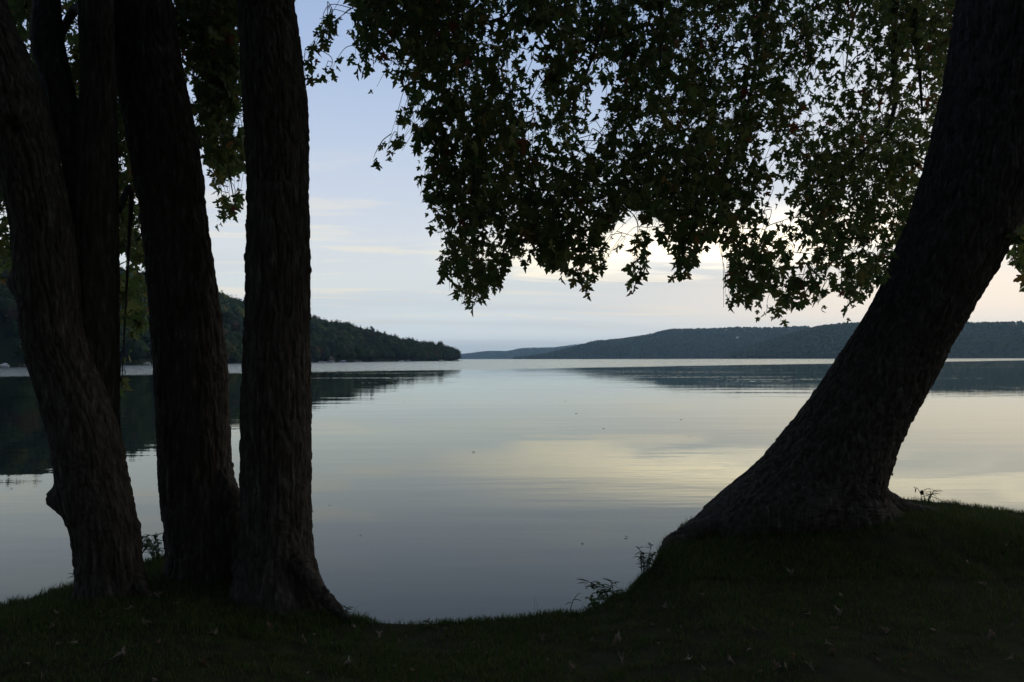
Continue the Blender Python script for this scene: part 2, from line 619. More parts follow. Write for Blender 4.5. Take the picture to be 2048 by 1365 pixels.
# ------------------------------------------------------------------ wooded hills
def hill(name, shore, ridge, mat, nu=160, nv=24, back=1.0, rough=4.0, seed=0, freq=.012):
    """terrain between a shoreline and a ridge line, both rows of x,y,z; falls away behind the ridge"""
    S, Rr = curve(shore, nu), curve(ridge, nu)
    v = np.linspace(0, 1.6, nv)
    V = []
    for t in v:
        base = S[:, :2] + (Rr[:, :2] - S[:, :2]) * t
        if t <= 1:
            z = Rr[:, 2] * (math.sin(t * math.pi / 2) ** .9) + .4 * (t > 0)
        else:
            z = Rr[:, 2] * math.cos((t - 1) * math.pi / 1.2)
        q = np.stack([base[:, 0] * freq, base[:, 1] * freq, 0 * base[:, 0] + seed], -1)
        amp = rough * np.sin(np.pi * min(t, 1)) * np.clip(Rr[:, 2] / 30, .1, 1)
        V.append(np.column_stack([base, z + amp * (fbm(q, 3) - .5) * 2]))
    V[0][:, 2] = -1.0
    V = np.array(V)
    nvv, nuu = V.shape[:2]
    i = np.arange(nvv - 1)[:, None] * nuu + np.arange(nuu - 1)[None, :]
    Fq = np.stack([i, i + 1, i + nuu + 1, i + nuu], -1).reshape(-1, 4)
    obj(name, mesh_np(name, V.reshape(-1, 3), Fq, True), mat, kind='structure')
    return V


def ico(sub):
    import bmesh
    bm = bmesh.new()
    bmesh.ops.create_icosphere(bm, subdivisions=sub, radius=1)
    V = np.array([v.co[:] for v in bm.verts])
    F3 = np.array([[v.index for v in f.verts] for f in bm.faces])
    bm.free()
    return V, F3


ICO1, ICO2 = ico(1), ico(2)


def crown_mesh(kind, seed, clumps, sub=2):
    """one far tree crown, unit height, lumpy body with leaf clumps standing off it"""
    r = np.random.default_rng(seed)
    V, F3 = (ICO2 if sub == 2 else ICO1)
    V = V.copy()
    d = .50 + .85 * fbm(V * 1.9 + seed * 3.1, 3)
    V = V * d[:, None]
    if kind == 'pine':
        z = (V[:, 2] + 1) / 2
        rad = (1.05 - z) * .42 * (1 + .35 * np.sin(z * 22))
        ang = np.arctan2(V[:, 1], V[:, 0])
        rr = np.hypot(V[:, 0], V[:, 1])
        V = np.column_stack([np.cos(ang) * rad * rr * 1.2, np.sin(ang) * rad * rr * 1.2, .12 + z * .92])
    else:
        V = V * [.42, .42, .44] + [0, 0, .58]
    B = Buf()
    B.add(V, F3, .0)
    if clumps:
        k = r.integers(0, len(V), clumps)
        c = V[k] * [1.08, 1.08, 1.03] + r.normal(0, .05, (clumps, 3))
        s = r.uniform(.03, .085, clumps)
        tri = r.normal(0, 1, (clumps, 3, 3))
        tri /= np.linalg.norm(tri, axis=2)[..., None]
        T = c[:, None] + tri * s[:, None, None]
        B.add(T.reshape(-1, 3), np.arange(clumps * 3).reshape(-1, 3), .0)
    return np.concatenate(B.V), np.concatenate(B.F3)


def sample_hill(V, n, seed, vmax=1.12, power=1.0):
    r = np.random.default_rng(seed)
    nv, nu = V.shape[:2]
    u = r.uniform(0, nu - 1.001, n)
    v = (r.random(n) ** power) * (vmax / 1.6) * (nv - 1.001)
    i, j = v.astype(int), u.astype(int)
    a, b = (v - i)[:, None], (u - j)[:, None]
    return (V[i, j] * (1 - a) * (1 - b) + V[i + 1, j] * a * (1 - b) + V[i, j + 1] * (1 - a) * b + V[i + 1, j + 1] * a * b), v / (nv - 1) * 1.6


def forest(name, P, H, kinds, label, seed, mat, clumps=60, sub=1):
    r = np.random.default_rng(seed)
    protos = [crown_mesh('pine' if k else 'round', seed * 10 + q, clumps, sub) for q, k in enumerate((0, 0, 0, 0, 1))]
    VV, FF, TT, off = [], [], [], 0
    for p, h, k in zip(P, H, kinds):
        V, F3 = protos[k]
        a = r.uniform(0, 6.28)
        c, s = math.cos(a), math.sin(a)
        w = h * r.uniform(.85, 1.25)
        W = np.column_stack([(V[:, 0] * c - V[:, 1] * s) * w, (V[:, 0] * s + V[:, 1] * c) * w, V[:, 2] * h]) + p
        VV.append(W); FF.append(F3 + off); TT.append(np.full(len(W), r.random()))
        off += len(W)
    me = mesh_np(name, np.concatenate(VV), np.concatenate(FF), False, np.concatenate(TT))
    return obj(name, me, mat, kind='stuff', label=label, category='forest')


def sky_pt(px, py, y, drop):
    p = at(px, py, y)
    p[2] -= drop
    return p


def sh(px, y):
    p = at(px, 718, y)
    p[2] = 0
    return p


# left wooded hill running out to a point
TL = 12.0
left_shore = [(-520, 120, 0), (-330, 190, 0), sh(0, 285), sh(180, 345), sh(330, 410), sh(500, 510), sh(640, 620), sh(760, 740), sh(850, 870), sh(900, 960), sh(916, 1010)]
left_ridge = [(-1100, 420, 120), (-760, 520, 105), sky_pt(0, 510, 640, TL), sky_pt(180, 540, 680, TL), sky_pt(330, 568, 730, TL), sky_pt(500, 608, 800, TL), sky_pt(640, 640, 880, TL),
              sky_pt(745, 666, 960, 10), sky_pt(830, 687, 1030, 9), sky_pt(880, 699, 1060, 8), sky_pt(900, 710, 1070, 7)]
VL = hill('left_hill_terrain', left_shore, left_ridge, M['terrain'], seed=1)
P, v = sample_hill(VL[:, 25:], 2300, 5)
px, py, d = proj(P)
ok = (px > -60) & (d > 0)
P, v = P[ok], v[ok]
r = np.random.default_rng(3)
H = r.uniform(8.5, 14, len(P)) * np.where(np.hypot(P[:, 0], P[:, 1]) > 800, .95, 1)
kinds = np.where(r.random(len(P)) < .06, 4, r.integers(0, 4, len(P)))
nearw = np.hypot(P[:, 0], P[:, 1]) < 560
forest('left_hill_near_woods', P[nearw], H[nearw], kinds[nearw], 'dense dark woods on the near slope behind the left trunks', 14, M['forest'], 380, 2)
forest('left_hill_forest', P[~nearw], H[~nearw], kinds[~nearw], 'dense dark green woods covering the hill out to the wooded point', 4, M['forest'], 110, 1)

# right hills: near ridge, long main hill, pale far hill
TR = 11.0
nr_shore = [sh(1440, 2600), sh(1520, 2450), sh(1620, 2300), sh(1800, 2150), sh(2048, 2000), sh(2300, 1850), sh(2600, 1700)]
nr_ridge = [sky_pt(1455, 712, 2700, 8), sky_pt(1530, 684, 2700, TR), sky_pt(1620, 656, 2650, TR), sky_pt(1720, 645, 2550, TR),
            sky_pt(1940, 645, 2400, TR), sky_pt(2048, 643, 2300, TR), sky_pt(2400, 630, 2200, TR)]
V1 = hill('right_near_hill_terrain', nr_shore, nr_ridge, M['terrain'], seed=2, rough=22.0, freq=.0045)
P, v = sample_hill(V1, 4200, 6)
r = np.random.default_rng(8)
forest('right_near_hill_forest', P, r.uniform(8, 14, len(P)), r.integers(0, 4, len(P)), 'hazy woods on the nearer hill of the right shore', 5, M['farforest'], 12, 1)
mr_shore = [sh(1028, 3900), sh(1100, 3700), sh(1200, 3450), sh(1330, 3250), sh(1480, 3050), sh(1650, 2950), sh(2000, 2900)]
mr_ridge = [sky_pt(1028, 719, 4000, 6), sky_pt(1100, 707, 4000, 10), sky_pt(1200, 685, 4000, TR), sky_pt(1305, 672, 3900, TR), sky_pt(1345, 659, 3900, TR),
            sky_pt(1440, 657.5, 3800, TR), sky_pt(1560, 657, 3700, TR), sky_pt(1700, 652, 3600, TR), sky_pt(2000, 650, 3600, TR)]
V2 = hill('right_main_hill_terrain', mr_shore, mr_ridge, M['terrain'], seed=3, rough=22.0, freq=.0045)
P, v = sample_hill(V2[:, :130], 4500, 7)
forest('right_main_hill_forest', P, r.uniform(8, 14, len(P)), r.integers(0, 4, len(P)), 'bluish woods on the long hill across the lake', 6, M['farforest'], 8, 1)
fr_shore = [sh(860, 7600), sh(940, 7200), sh(1030, 6800), sh(1120, 6500), sh(1300, 6300)]
fr_ridge = [sky_pt(860, 708, 8200, 9), sky_pt(930, 708, 8000, 9), sky_pt(975, 703, 7700, 9), sky_pt(1015, 702.5, 7500, 9), sky_pt(1048, 697, 7300, 9), sky_pt(1110, 695, 7200, 9), sky_pt(1170, 688, 7000, 9), sky_pt(1300, 680, 7000, 9)]
V3 = hill('far_hill_terrain', fr_shore, fr_ridge, M['terrain'], seed=4)
P, v = sample_hill(V3, 2600, 9)
forest('far_hill_forest', P, r.uniform(9, 15, len(P)), r.integers(0, 4, len(P)), 'pale blue wooded hill farthest up the lake', 7, M['farforest'], 0, 1)

# trees one can tell apart on the wooded point
tree_meshes = []
for q in range(6):
    V, F3 = crown_mesh('pine' if q == 5 else 'round', 300 + q, 420, 2)
    if q == 4:      # a tall open-crowned white pine
        V = V * [.62, .62, .55] + [0, 0, .42]
    tree_meshes.append(mesh_np('tree_crown', V, F3, False))
    tree_meshes[-1].materials.append(M['forest'])
B = Buf()
B.tube([(0, 0, -.12), (0.003, 0, .15), (-.004, .003, .4), (.004, 0, .72)], np.array([.030, .022, .016, .006]), 6)
tree_trunk = B.mesh('tree_trunk', True)
tree_trunk.materials.append(M['twig'])


def far_tree(p, h, q, label, group, w=1.0):
    t = thing('shore_tree', p, label, 'tree', group)
    c = obj('crown', tree_meshes[q], None, t)
    k = obj('trunk', tree_trunk, None, t)
    s = h * w
    a = random.uniform(0, 6.28)
    for o in (c, k):
        o.scale = (s, s, h)
        o.rotation_euler.z = a
    return t


def shore_label(p):
    c = float(proj(np.array([p]))[0][0])
    if c < 235:
        return 'leafy shoreline tree seen past the forked maple at far left', 'shore trees past the forked maple'
    if c < 330:
        return 'leafy shoreline tree seen in the gap between the two left maples', 'shore trees between the left maples'
    if c < 500:
        return 'leafy shoreline tree seen between the two stems of the twin maple', 'shore trees between the twin stems'
    if c < 700:
        return 'leafy shoreline tree just right of the twin maple', 'shore trees right of the twin maple'
    if c < 830:
        return 'leafy shoreline tree along the middle of the wooded point', 'shore trees along the middle of the point'
    return 'leafy shoreline tree near the outer end of the wooded point', 'shore trees at the end of the point'


nu = VL.shape[1]
for k in range(120):
    f = (k + random.uniform(-.6, .6)) / 121 + .004
    u = 52 + f * (nu - 54)
    j = int(u)
    p = VL[0, j] * (1 - (u - j)) + VL[0, j + 1] * (u - j)
    pr = VL[3, j]
    tt = random.uniform(.10, .6)
    p = p * (1 - tt) + pr * tt
    p[2] = max(p[2], .3)
    far_tree(p, random.uniform(7, 15), random.choice((0, 1, 2, 3)), *shore_label(p), random.uniform(.9, 1.2))
for px_, y_, top, q, w, lab in ((863, 985, 684, 4, .9, 'taller of the two open-crowned pines near the end of the wooded point'),
                               (880, 1000, 684, 4, .8, 'open-crowned pine nearest the tip of the wooded point'),
                               (745, 900, 659, 5, .8, 'thin pointed spruce rising above the ridge of the wooded point'),
                               (904, 1000, 697, 1, 1.2, 'round broad tree standing last on the tip of the wooded point')):
    zt = at(px_, top, y_)
    zb = 1.0 if y_ > 950 else 12.0
    far_tree((zt[0], zt[1], zb), (zt[2] - zb) * 1.02, q, lab, None, w)
for k in range(30):     # crowns that break the skyline of the left hill
    u = random.uniform(60, nu - 8)
    j = int(u)
    p = VL[15, j].copy()
    far_tree(p, random.uniform(12, 16) if j < 120 else random.uniform(9, 12), random.choice((0, 1, 2, 3)), 'tree crown breaking the skyline of the left hill', 'trees on the left ridge', random.uniform(.8, 1.1))

# ------------------------------------------------------------------ shore houses, boats, docks
M['white'] = simple('white paint', (.78, .78, .76), .5)
M['roof'] = simple('grey shingle', (.16, .15, .15), .85)
M['glass'] = simple('dark window glass', (.03, .035, .04), .1, .5)
M['wood'] = simple('weathered wood', (.22, .20, .17), .85)
M['canvas'] = simple('pale canvas cover', (.55, .58, .62), .8)
M['bluehull'] = simple('blue hull', (.08, .13, .25), .4)
M['brick'] = simple('tan siding', (.20, .17, .14), .8)


def cottage(p, w, dp, h, rot, label, wall='white'):
    t = thing('lake_cottage', p, label, 'house')
    t.rotation_euler.z = rot
    B = Buf()
    B.box((-w / 2, -dp / 2, -2), (w / 2, dp / 2, h))
    # gables
    B.add([(-w / 2, -dp / 2, h), (w / 2, -dp / 2, h), (0, -dp / 2, h + w * .32)], [(0, 1, 2)])
    B.add([(-w / 2, dp / 2, h), (w / 2, dp / 2, h), (0, dp / 2, h + w * .32)], [(0, 2, 1)])
    obj('wall', B.mesh('cottage_wall'), M[wall], t)
    B = Buf()
    for s in (-1, 1):
        a = np.array([(0, -dp / 2 - .4, h + w * .34), (0, dp / 2 + .4, h + w * .34), (s * (w / 2 + .5), dp / 2 + .4, h - .3), (s * (w / 2 + .5), -dp / 2 - .4, h - .3)])
        V = np.vstack([a, a + [0, 0, .25]])
        B.add(V, [(0, 1, 2, 3), (4, 7, 6, 5), (0, 4, 5, 1), (1, 5, 6, 2), (2, 6, 7, 3), (3, 7, 4, 0)])
    rf = obj('roof', B.mesh('cottage_roof'), M['roof'], t)
    B = Buf()
    B.box((w * .2, .5, h), (w * .2 + .7, 1.2, h + w * .45))
    obj('chimney', B.mesh('chimney'), M['brick'], rf)
    for k in range(3):
        x = (k - 1) * w * .3
        B = Buf()
        B.box((x - .5, -dp / 2 - .06, h * .35), (x + .5, -dp / 2 + .02, h * .8))
        wn = obj('window', B.mesh('window'), M['glass'], t)
    return t


def motorboat(p, L, rot, label, hull='white', cover=True):
    t = thing('motorboat', p, label, 'boat')
    t.rotation_euler.z = rot
    s = np.linspace(0, 1, 9)
    wd = L * .17 * np.sqrt(np.clip(1 - s ** 2.6, 0.0004, 1))
    V, k = [], 5
    for q, x in enumerate(s):
        w_, fr = wd[q], .55 + .25 * x
        xx = (x - .5) * L
        V += [(xx, -w_, fr), (xx, -w_ * .8, .05), (xx, 0, -.25 + .35 * x ** 3), (xx, w_ * .8, .05), (xx, w_, fr)]
    i = np.arange(8)[:, None] * k + np.arange(k - 1)[None, :]
    Fq = np.stack([i, i + 1, i + k + 1, i + k], -1).reshape(-1, 4)
    top = np.array([[q * k, (q + 1) * k, (q + 1) * k + 4, q * k + 4] for q in range(8)])
    obj('hull', mesh_np('hull', V, [Fq, top, np.array([[0, 1, 2, 3]]), ], False), M[hull], t)
    B = Buf()
    if cover:
        P = np.array([((x - .5) * L * .8, 0, .75 + .5 * math.sin(math.pi * min(1, x + .15))) for x in np.linspace(0, 1, 7)])
        VV = []
        for q, p_ in enumerate(P):
            for a in np.linspace(0, math.pi, 5):
                VV.append((p_[0], math.cos(a) * L * .15, .5 + (p_[2] - .5) * math.sin(a)))
        i = np.arange(6)[:, None] * 5 + np.arange(4)[None, :]
        obj('canvas_cover', mesh_np('canvas_cover', VV, np.stack([i, i + 1, i + 6, i + 5], -1).reshape(-1, 4)), M['canvas'], t)
    else:
        B.add([(.05 * L, -.12 * L, .7), (.05 * L, .12 * L, .7), (-.03 * L, .10 * L, 1.25), (-.03 * L, -.10 * L, 1.25)], [(0, 1, 2, 3)])
        obj('windscreen', B.mesh('windscreen'), M['glass'], t)
    return t


def dock(p, L, rot, label):
    t = thing('dock', p, label, 'dock')
    t.rotation_euler.z = rot
    for k in range(6):
        B = Buf()
        B.box((-.8, k * L / 6, .45), (.8, (k + 1) * L / 6 - .06, .58))
        obj('deck_plank_section', B.mesh('deck'), M['wood'], t)
    for k in (0, 3, 6):
        for s in (-1, 1):
            B = Buf()
            B.tube([(s * .78, k * L / 6.2 + .1, -1), (s * .78, k * L / 6.2 + .1, 1.0)], .09, 6)
            obj('post', B.mesh('post'), M['wood'], t)
    return t


def shore_pos(px):
    """point on the left shoreline seen at column px"""
    qx, qy, qd = proj(VL[0] * [1, 1, 0])
    j = int(np.argmin(np.abs(qx - px)))
    return VL[0, j].copy() * [1, 1, 0]


cp = at(26, 713, 330)
cottage((cp[0], cp[1], cp[2] - 1.2), 5.5, 5, 2.6, R_(25), 'small pale cottage among the trees at the far left shore')
cp = at(897, 716, 985)
cottage((cp[0], cp[1], .8), 7, 6, 3.4, R_(-10), 'white cottage half hidden by trees at the tip of the point')
cp = shore_pos(655); cottage((cp[0] + 1, cp[1] + 9, .9), 5, 5, 2.0, R_(35), 'low tan cottage on the shore right of the twin trunks', 'brick')
BOATS = [(12, 'white', 1, 'covered white motorboat moored at the far left edge'), (290, 'white', 1, 'white covered motorboat seen between the left trunks'),
         (641, 'white', 0, 'small white motorboat moored just right of the twin trunks'), (660, 'white', 1, 'covered boat moored in front of the tan cottage'),
         (685, 'bluehull', 1, 'blue hulled covered boat below the wooded ridge'), (716, 'white', 0, 'open white boat moored under the middle of the wooded hill'),
         (803, 'white', 1, 'bright white covered boat halfway along the point'), (814, 'bluehull', 1, 'blue boat beside the bright white one on the point'),
         (881, 'white', 1, 'white boat moored near the two pines'), (912, 'white', 1, 'covered boat moored at the very tip of the point')]
for px_, hull, cov, lab in BOATS:
    p = shore_pos(px_)
    dirv = -p / np.linalg.norm(p)
    p = p + dirv * 7
    p[2] = .1
    motorboat(p, random.uniform(5.5, 7.5) * (.55 if px_ < 300 else 1), math.atan2(p[1], p[0]) + R_(90 + random.uniform(-30, 30)), lab, hull, cov)
for px_, lab in ((45, 'grey wooden dock at the far left shore'), (705, 'wooden dock below the wooded hill'), (918, 'wooden dock at the tip of the point')):
    p = shore_pos(px_)
    dock((p[0], p[1], 0), 12, math.atan2(-p[1], -p[0]) - R_(90) + R_(20), lab)
for px_, py_, y_, w, lab in ((1300, 671.5, 3650, 14, 'pale house high on the shoulder of the long hill'), (1555, 715, 2460, 11, 'white house by the water on the right shore'),
                             (1567, 713, 2440, 9, 'second white house by the water on the right shore'), (1905, 711, 2120, 12, 'white house by the water right of the leaning trunk'),
                             (1475, 676, 3350, 12, 'pale house halfway up the long hill')):
    p = at(px_, py_, y_)
    cottage((p[0], p[1], max(p[2] - 2, .5)), w, 8, 5, R_(random.uniform(-30, 30)), lab)

# ------------------------------------------------------------------ the three maples
def trunk_mesh(pairs, depths, nr, nk, bark=.014, ky=.9, bumps=(), seed=0, ribs=0.0, fade_top=True):
    """pairs: rows (left px, left py, right px, right py); rings follow those edges"""
    L = np.array([at(a, b, d) for (a, b, _, _), d in zip(pairs, depths)])
    Rr = np.array([at(a, b, d) for (_, _, a, b), d in zip(pairs, depths)])
    C = curve((L + Rr) / 2, nr)
    U = curve((Rr - L) / 2, nr)
    ru = np.linalg.norm(U, axis=1)
    th = np.linspace(0, 2 * math.pi, nk, endpoint=False)
    T = np.gradient(C, axis=0)
    T /= np.linalg.norm(T, axis=1)[:, None]
    Wd = np.cross(U / ru[:, None], T)
    Wd /= np.linalg.norm(Wd, axis=1)[:, None]
    kyr = np.broadcast_to(ky, (nr,)) if np.isscalar(ky) else np.interp(np.linspace(0, 1, nr), np.linspace(0, 1, len(ky)), ky)
    Wd = Wd * (ru * kyr)[:, None]
    s = np.concatenate([[0], np.cumsum(np.linalg.norm(np.diff(C, axis=0), axis=1))])
    r0 = float(np.median(ru))
    cs, sn = np.cos(th), np.sin(th)
    D = cs[None, :, None] * U[:, None] + sn[None, :, None] * Wd[:, None]
    V = C[:, None] + D
    nrm = D / np.linalg.norm(D, axis=2)[..., None]
    S = np.broadcast_to(s[:, None], (nr, nk))
    q = np.stack([np.broadcast_to(cs * r0, (nr, nk)), np.broadcast_to(sn * r0, (nr, nk)), S], -1)
    warp = (fbm(q * [3, 3, 1.6] + seed, 3) - .5)
    q2 = q + warp[..., None] * [.045, .045, .25]
    a = vnoise(q2 * [32, 32, 2.4] + seed * 2)
    b_ = vnoise(q2 * [48, 48, 15] + seed * 3 + 11)
    furrow = np.clip(1 - np.abs(a - .5) / .10, 0, 1) + .6 * np.clip(1 - np.abs(b_ - .5) / .12, 0, 1)   # ridged plates
    fine = fbm(q2 * [70, 70, 22] + seed, 3) - .5
    plate = (vnoise(q2 * [16, 16, 9] + seed * 4) > .55) * .5
    lump = fbm(q * [2.4, 2.4, 1.3] + seed * 5, 2) - .5
    disp = bark * (-furrow * 1.1 + fine * 1.3 + plate * .7) + .03 * lump * r0 * 2
    if ribs:
        fl = np.clip(ru / r0 - 1.0, 0, 3)
        disp = disp + (fl[:, None] * ribs) * np.cos(th[None] * 6 + .7 + warp * 6) * r0
    V = V + nrm * disp[..., None]
    for (bx, by, bd, rad, amp) in bumps:
        c = at(bx, by, bd)
        k = np.exp(-np.sum((V - c) ** 2, -1) / rad ** 2)
        V = V + nrm * (k * amp)[..., None]
    return V.reshape(-1, 3), ringfaces(nr, nk), C, ru


def stem(name, spec, parent, base):
    V, Fq, C, ru = trunk_mesh(**spec)
    o = obj(name, mesh_np(name, V - base, Fq, True), M['bark'], parent)
    return o, C, ru


def add_root(tree, base, pts, radii, n=70, k=36, seed=0):
    P = curve(np.column_stack([np.array(pts), radii]), n)
    B = Buf()
    B.tube(P[:, :3], P[:, 3], k)
    V = np.concatenate(B.V)
    cen = np.repeat(P[:, :3], k, 0)
    VV = V[:n * k]
    dirn = VV - cen
    nn = dirn / (np.linalg.norm(dirn, axis=1)[:, None] + 1e-9)
    f = np.clip(1 - np.abs(vnoise(VV * [21, 21, 21] + seed) - .5) / .12, 0, 1)
    VV = VV + dirn * ((fbm(VV * 7 + seed, 3) - .5) * .8)[:, None] - nn * (f * .014)[:, None] + nn * ((fbm(VV * 50, 2) - .5) * .014)[:, None]
    return obj('root', mesh_np('root', VV - base, ringfaces(n, k), True), M['bark'], tree)


def gpt(px, py, d, dz=0.0):
    p = at(px, py, d)
    return p


# forked maple at far left
bA = at(220, 1185, 5.5)
treeA = thing('maple_tree', bA, 'forked maple at the far left edge with burls on its leaning trunk', 'tree')
pA = [(-330, -500, -250, -480), (-190, -230, -95, -205), (-105, -30, 0, -5), (-62, 90, 40, 80), (-40, 190, 78, 176), (-22, 258, 96, 246), (5, 356, 118, 345), (26, 445, 139, 437), (38, 560, 152, 552),
      (52, 690, 166, 680), (82, 790, 205, 775), (108, 893, 236, 880), (119, 955, 249, 945), (130, 1012, 262, 1005), (145, 1060, 273, 1056), (154, 1120, 280, 1118), (156, 1170, 290, 1176), (140, 1215, 306, 1222), (120, 1260, 320, 1265)]
oA, CA, rA = stem('trunk', dict(pairs=pA, depths=[5.2, 5.35] + [5.5] * 17, nr=440, nk=168, ribs=.10, seed=1,
                               bumps=[(116, 1002, 5.5, .10, .13), (28, 568, 5.5, .09, .085), (282, 1052, 5.5, .045, .035), (20, 232, 5.3, .10, .035), (22, 252, 5.28, .05, -.10)]), treeA, bA)
pB = [(200, -560, 250, -560), (172, -260, 232, -260), (160, 0, 224, 0), (164, 150, 229, 150), (152, 330, 233, 330), (146, 450, 234, 450), (150, 600, 234, 600), (152, 720, 235, 720), (150, 800, 236, 800), (150, 870, 238, 870), (160, 960, 244, 960), (175, 1050, 250, 1050)]
oB, CB, rB = stem('stem', dict(pairs=pB, depths=[6.1, 5.9] + [5.72] * 7 + [5.68, 5.62, 5.58], nr=300, nk=100, bark=.010, seed=2), treeA, bA)
pC = [(70, -60, 112, -60), (66, 40, 122, 44), (64, 90, 128, 92), (88, 180, 146, 172), (108, 260, 168, 250), (130, 350, 196, 340), (150, 450, 220, 440)]
oC, CC, rC = stem('branch', dict(pairs=pC, depths=[6.0, 5.9, 5.85, 5.8, 5.76, 5.74, 5.72], nr=140, nk=48, bark=.010, seed=3), treeA, bA)
for pts, rad in (([at(268, 1150, 5.45), at(292, 1188, 5.40), at(322, 1215, 5.35)], (.045, .035, .012)),):
    add_root(treeA, bA, pts, rad, seed=len(pts))

# twin maple: two stems from one base
bT = at(470, 1170, 5.9)
treeT = thing('maple_tree', bT, 'twin-stemmed maple left of centre, both stems upright and thick', 'tree')
p2 = [(20, -620, 120, -600), (110, -330, 222, -310), (168, -140, 288, -128), (212, 5, 340, -6), (229, 110, 357, 100), (247, 210, 377, 200), (266, 320, 396, 310), (287, 445, 411, 435), (298, 560, 428, 550),
      (307, 660, 442, 652), (314, 760, 452, 754), (319, 860, 456, 856), (323, 950, 464, 948), (328, 1010, 478, 1005), (334, 1070, 490, 1064), (337, 1120, 498, 1120), (326, 1165, 510, 1170), (310, 1205, 520, 1210)]
o2, C2, r2 = stem('trunk', dict(pairs=p2, depths=[5.7, 5.9] + [6.1] * 16, nr=440, nk=168, bark=.016, ribs=.08, seed=4,
                               bumps=[(455, 745, 6.0, .05, .02)]), treeT, bT)
p3 = [(440, -700, 510, -700), (455, -350, 545, -350), (468, -140, 572, -140), (478, 0, 586, 0), (482, 100, 600, 100), (488, 200, 612, 200), (494, 320, 616, 320), (497, 420, 617, 420), (494, 560, 618, 560), (489, 700, 619, 700),
      (485, 820, 620, 820), (483, 950, 620, 950), (481, 1060, 621, 1060), (476, 1115, 628, 1118), (466, 1165, 645, 1168), (452, 1205, 668, 1210), (430, 1250, 705, 1258)]
o3, C3, r3 = stem('trunk', dict(pairs=p3, depths=[5.9, 5.75] + [5.6] * 15, nr=440, nk=168, bark=.016, ribs=.10, seed=5,
                               bumps=[(486, 515, 5.6, .04, .02), (620, 540, 5.6, .03, .015)]), treeT, bT)
add_root(treeT, bT, [at(440, 940, 6.02), at(464, 1000, 5.98), at(482, 1060, 5.95), at(488, 1130, 5.9), at(490, 1190, 5.9)], (.05, .085, .10, .11, .12), seed=3)
add_root(treeT, bT, [at(590, 1120, 5.45), at(632, 1175, 5.4), at(668, 1213, 5.35), at(700, 1240, 5.3)], (.07, .06, .045, .02), seed=4)
B = Buf()
B.tube([at(411, 490, 6.02), at(417, 520, 6.0), at(423, 545, 6.0), at(425, 556, 6.0)] - bT, [.010, .012, .009, .002], 5)
obj('bark_strip', B.mesh('bark_strip'), M['bark'], treeT)

# big leaning maple on the right
bR = at(1640, 1075, 6.9)
treeR = thing('maple_tree', bR, 'massive leaning maple on the right bank with spreading roots', 'tree')
pR = [(2150, -900, 2300, -870), (2010, -420, 2190, -385), (1960, -180, 2150, -140), (1925, 0, 2125, 40), (1905, 125, 2105, 170), (1880, 250, 2078, 305), (1842, 390, 2030, 448), (1797, 500, 1972, 558), (1744, 615, 1897, 688),
      (1684, 710, 1843, 792), (1624, 800, 1801, 868), (1566, 875, 1773, 935), (1510, 938, 1766, 978), (1450, 988, 1778, 1004), (1402, 1036, 1800, 1030), (1370, 1080, 1812, 1064), (1345, 1125, 1822, 1110)]
oR, CRr, rR = stem('trunk', dict(pairs=pR, depths=[7.2, 7.0, 6.9] + [6.85] * 14, nr=520, nk=230, bark=.020, ky=[.95] * 12 + [.85, .75, .62, .52, .45], ribs=.06, seed=6,
                                bumps=[(1700, 690, 6.5, .12, .03), (1620, 1040, 6.3, .2, .05)]), treeR, bR)
for pts, rad in (([at(1490, 1035, 6.8), at(1415, 1058, 6.68), at(1356, 1084, 6.55), at(1324, 1124, 6.4), at(1300, 1160, 6.3)], (.09, .11, .09, .06, .03)),
                 ([at(1740, 975, 6.85), at(1785, 1008, 6.95), at(1840, 1024, 7.05), at(1910, 1038, 7.1)], (.09, .085, .06, .03))):
    add_root(treeR, bR, pts, rad, seed=int(rad[1] * 100))

# ---- leaf shapes
HALF = [(.02, .0), (.13, -.03), (.30, -.10), (.27, .05), (.20, .13), (.36, .20), (.56, .30), (.62, .44), (.50, .43), (.40, .50), (.30, .42),
        (.13, .40), (.17, .55), (.30, .68), (.17, .70), (.12, .84), (.0, 1.06)]
OUT = HALF + [(-x, y) for x, y in HALF[-2::-1]]


HALF2 = [(.02, .0), (.12, -.02), (.26, -.07), (.30, .06), (.24, .16), (.38, .24), (.50, .36), (.55, .52), (.45, .50), (.38, .57), (.28, .50),
         (.20, .47), (.24, .60), (.30, .74), (.19, .76), (.11, .90), (.0, 1.06)]
OUT2 = HALF2 + [(-x, y) for x, y in HALF2[-2::-1]]


def leaf_template(fold, curl, twist, low=False, broad=False):
    o = [(.0, 0), (.28, -.06), (.2, .14), (.60, .38), (.15, .42), (.22, .68), (0, 1.05), (-.22, .68), (-.15, .42), (-.60, .38), (-.2, .14), (-.28, -.06)] if low else (OUT2 if broad else OUT)
    P = np.array([(0, .30)] + o, float)
    z = fold * np.abs(P[:, 0]) - curl * (P[:, 1] - .2) ** 2 + twist * P[:, 0] * P[:, 1]
    V = np.column_stack([P, z])
    n = len(o)
    F3 = np.array([(0, 1 + i, 1 + (i + 1) % n) for i in range(n)])
    # stalk
    k = len(V)
    V = np.vstack([V, [(-.012, .02, 0), (.012, .02, 0), (.0, -.55, .10)]])
    F3 = np.vstack([F3, [(k, k + 1, k + 2)]])
    return V, F3


LEAVES = [leaf_template(*a) for a in ((.55, .35, .1), (-.35, .2, -.15, False, True), (.8, .6, .2, False, True), (.25, .9, -.35))]
LOWLEAF = leaf_template(.2, .3, .1, True)
LEAF_ME = []
for V, F3 in LEAVES:
    me = mesh_np('maple_leaf', V, F3)
    me.materials.append(M['leaf'])
    LEAF_ME.append(me)


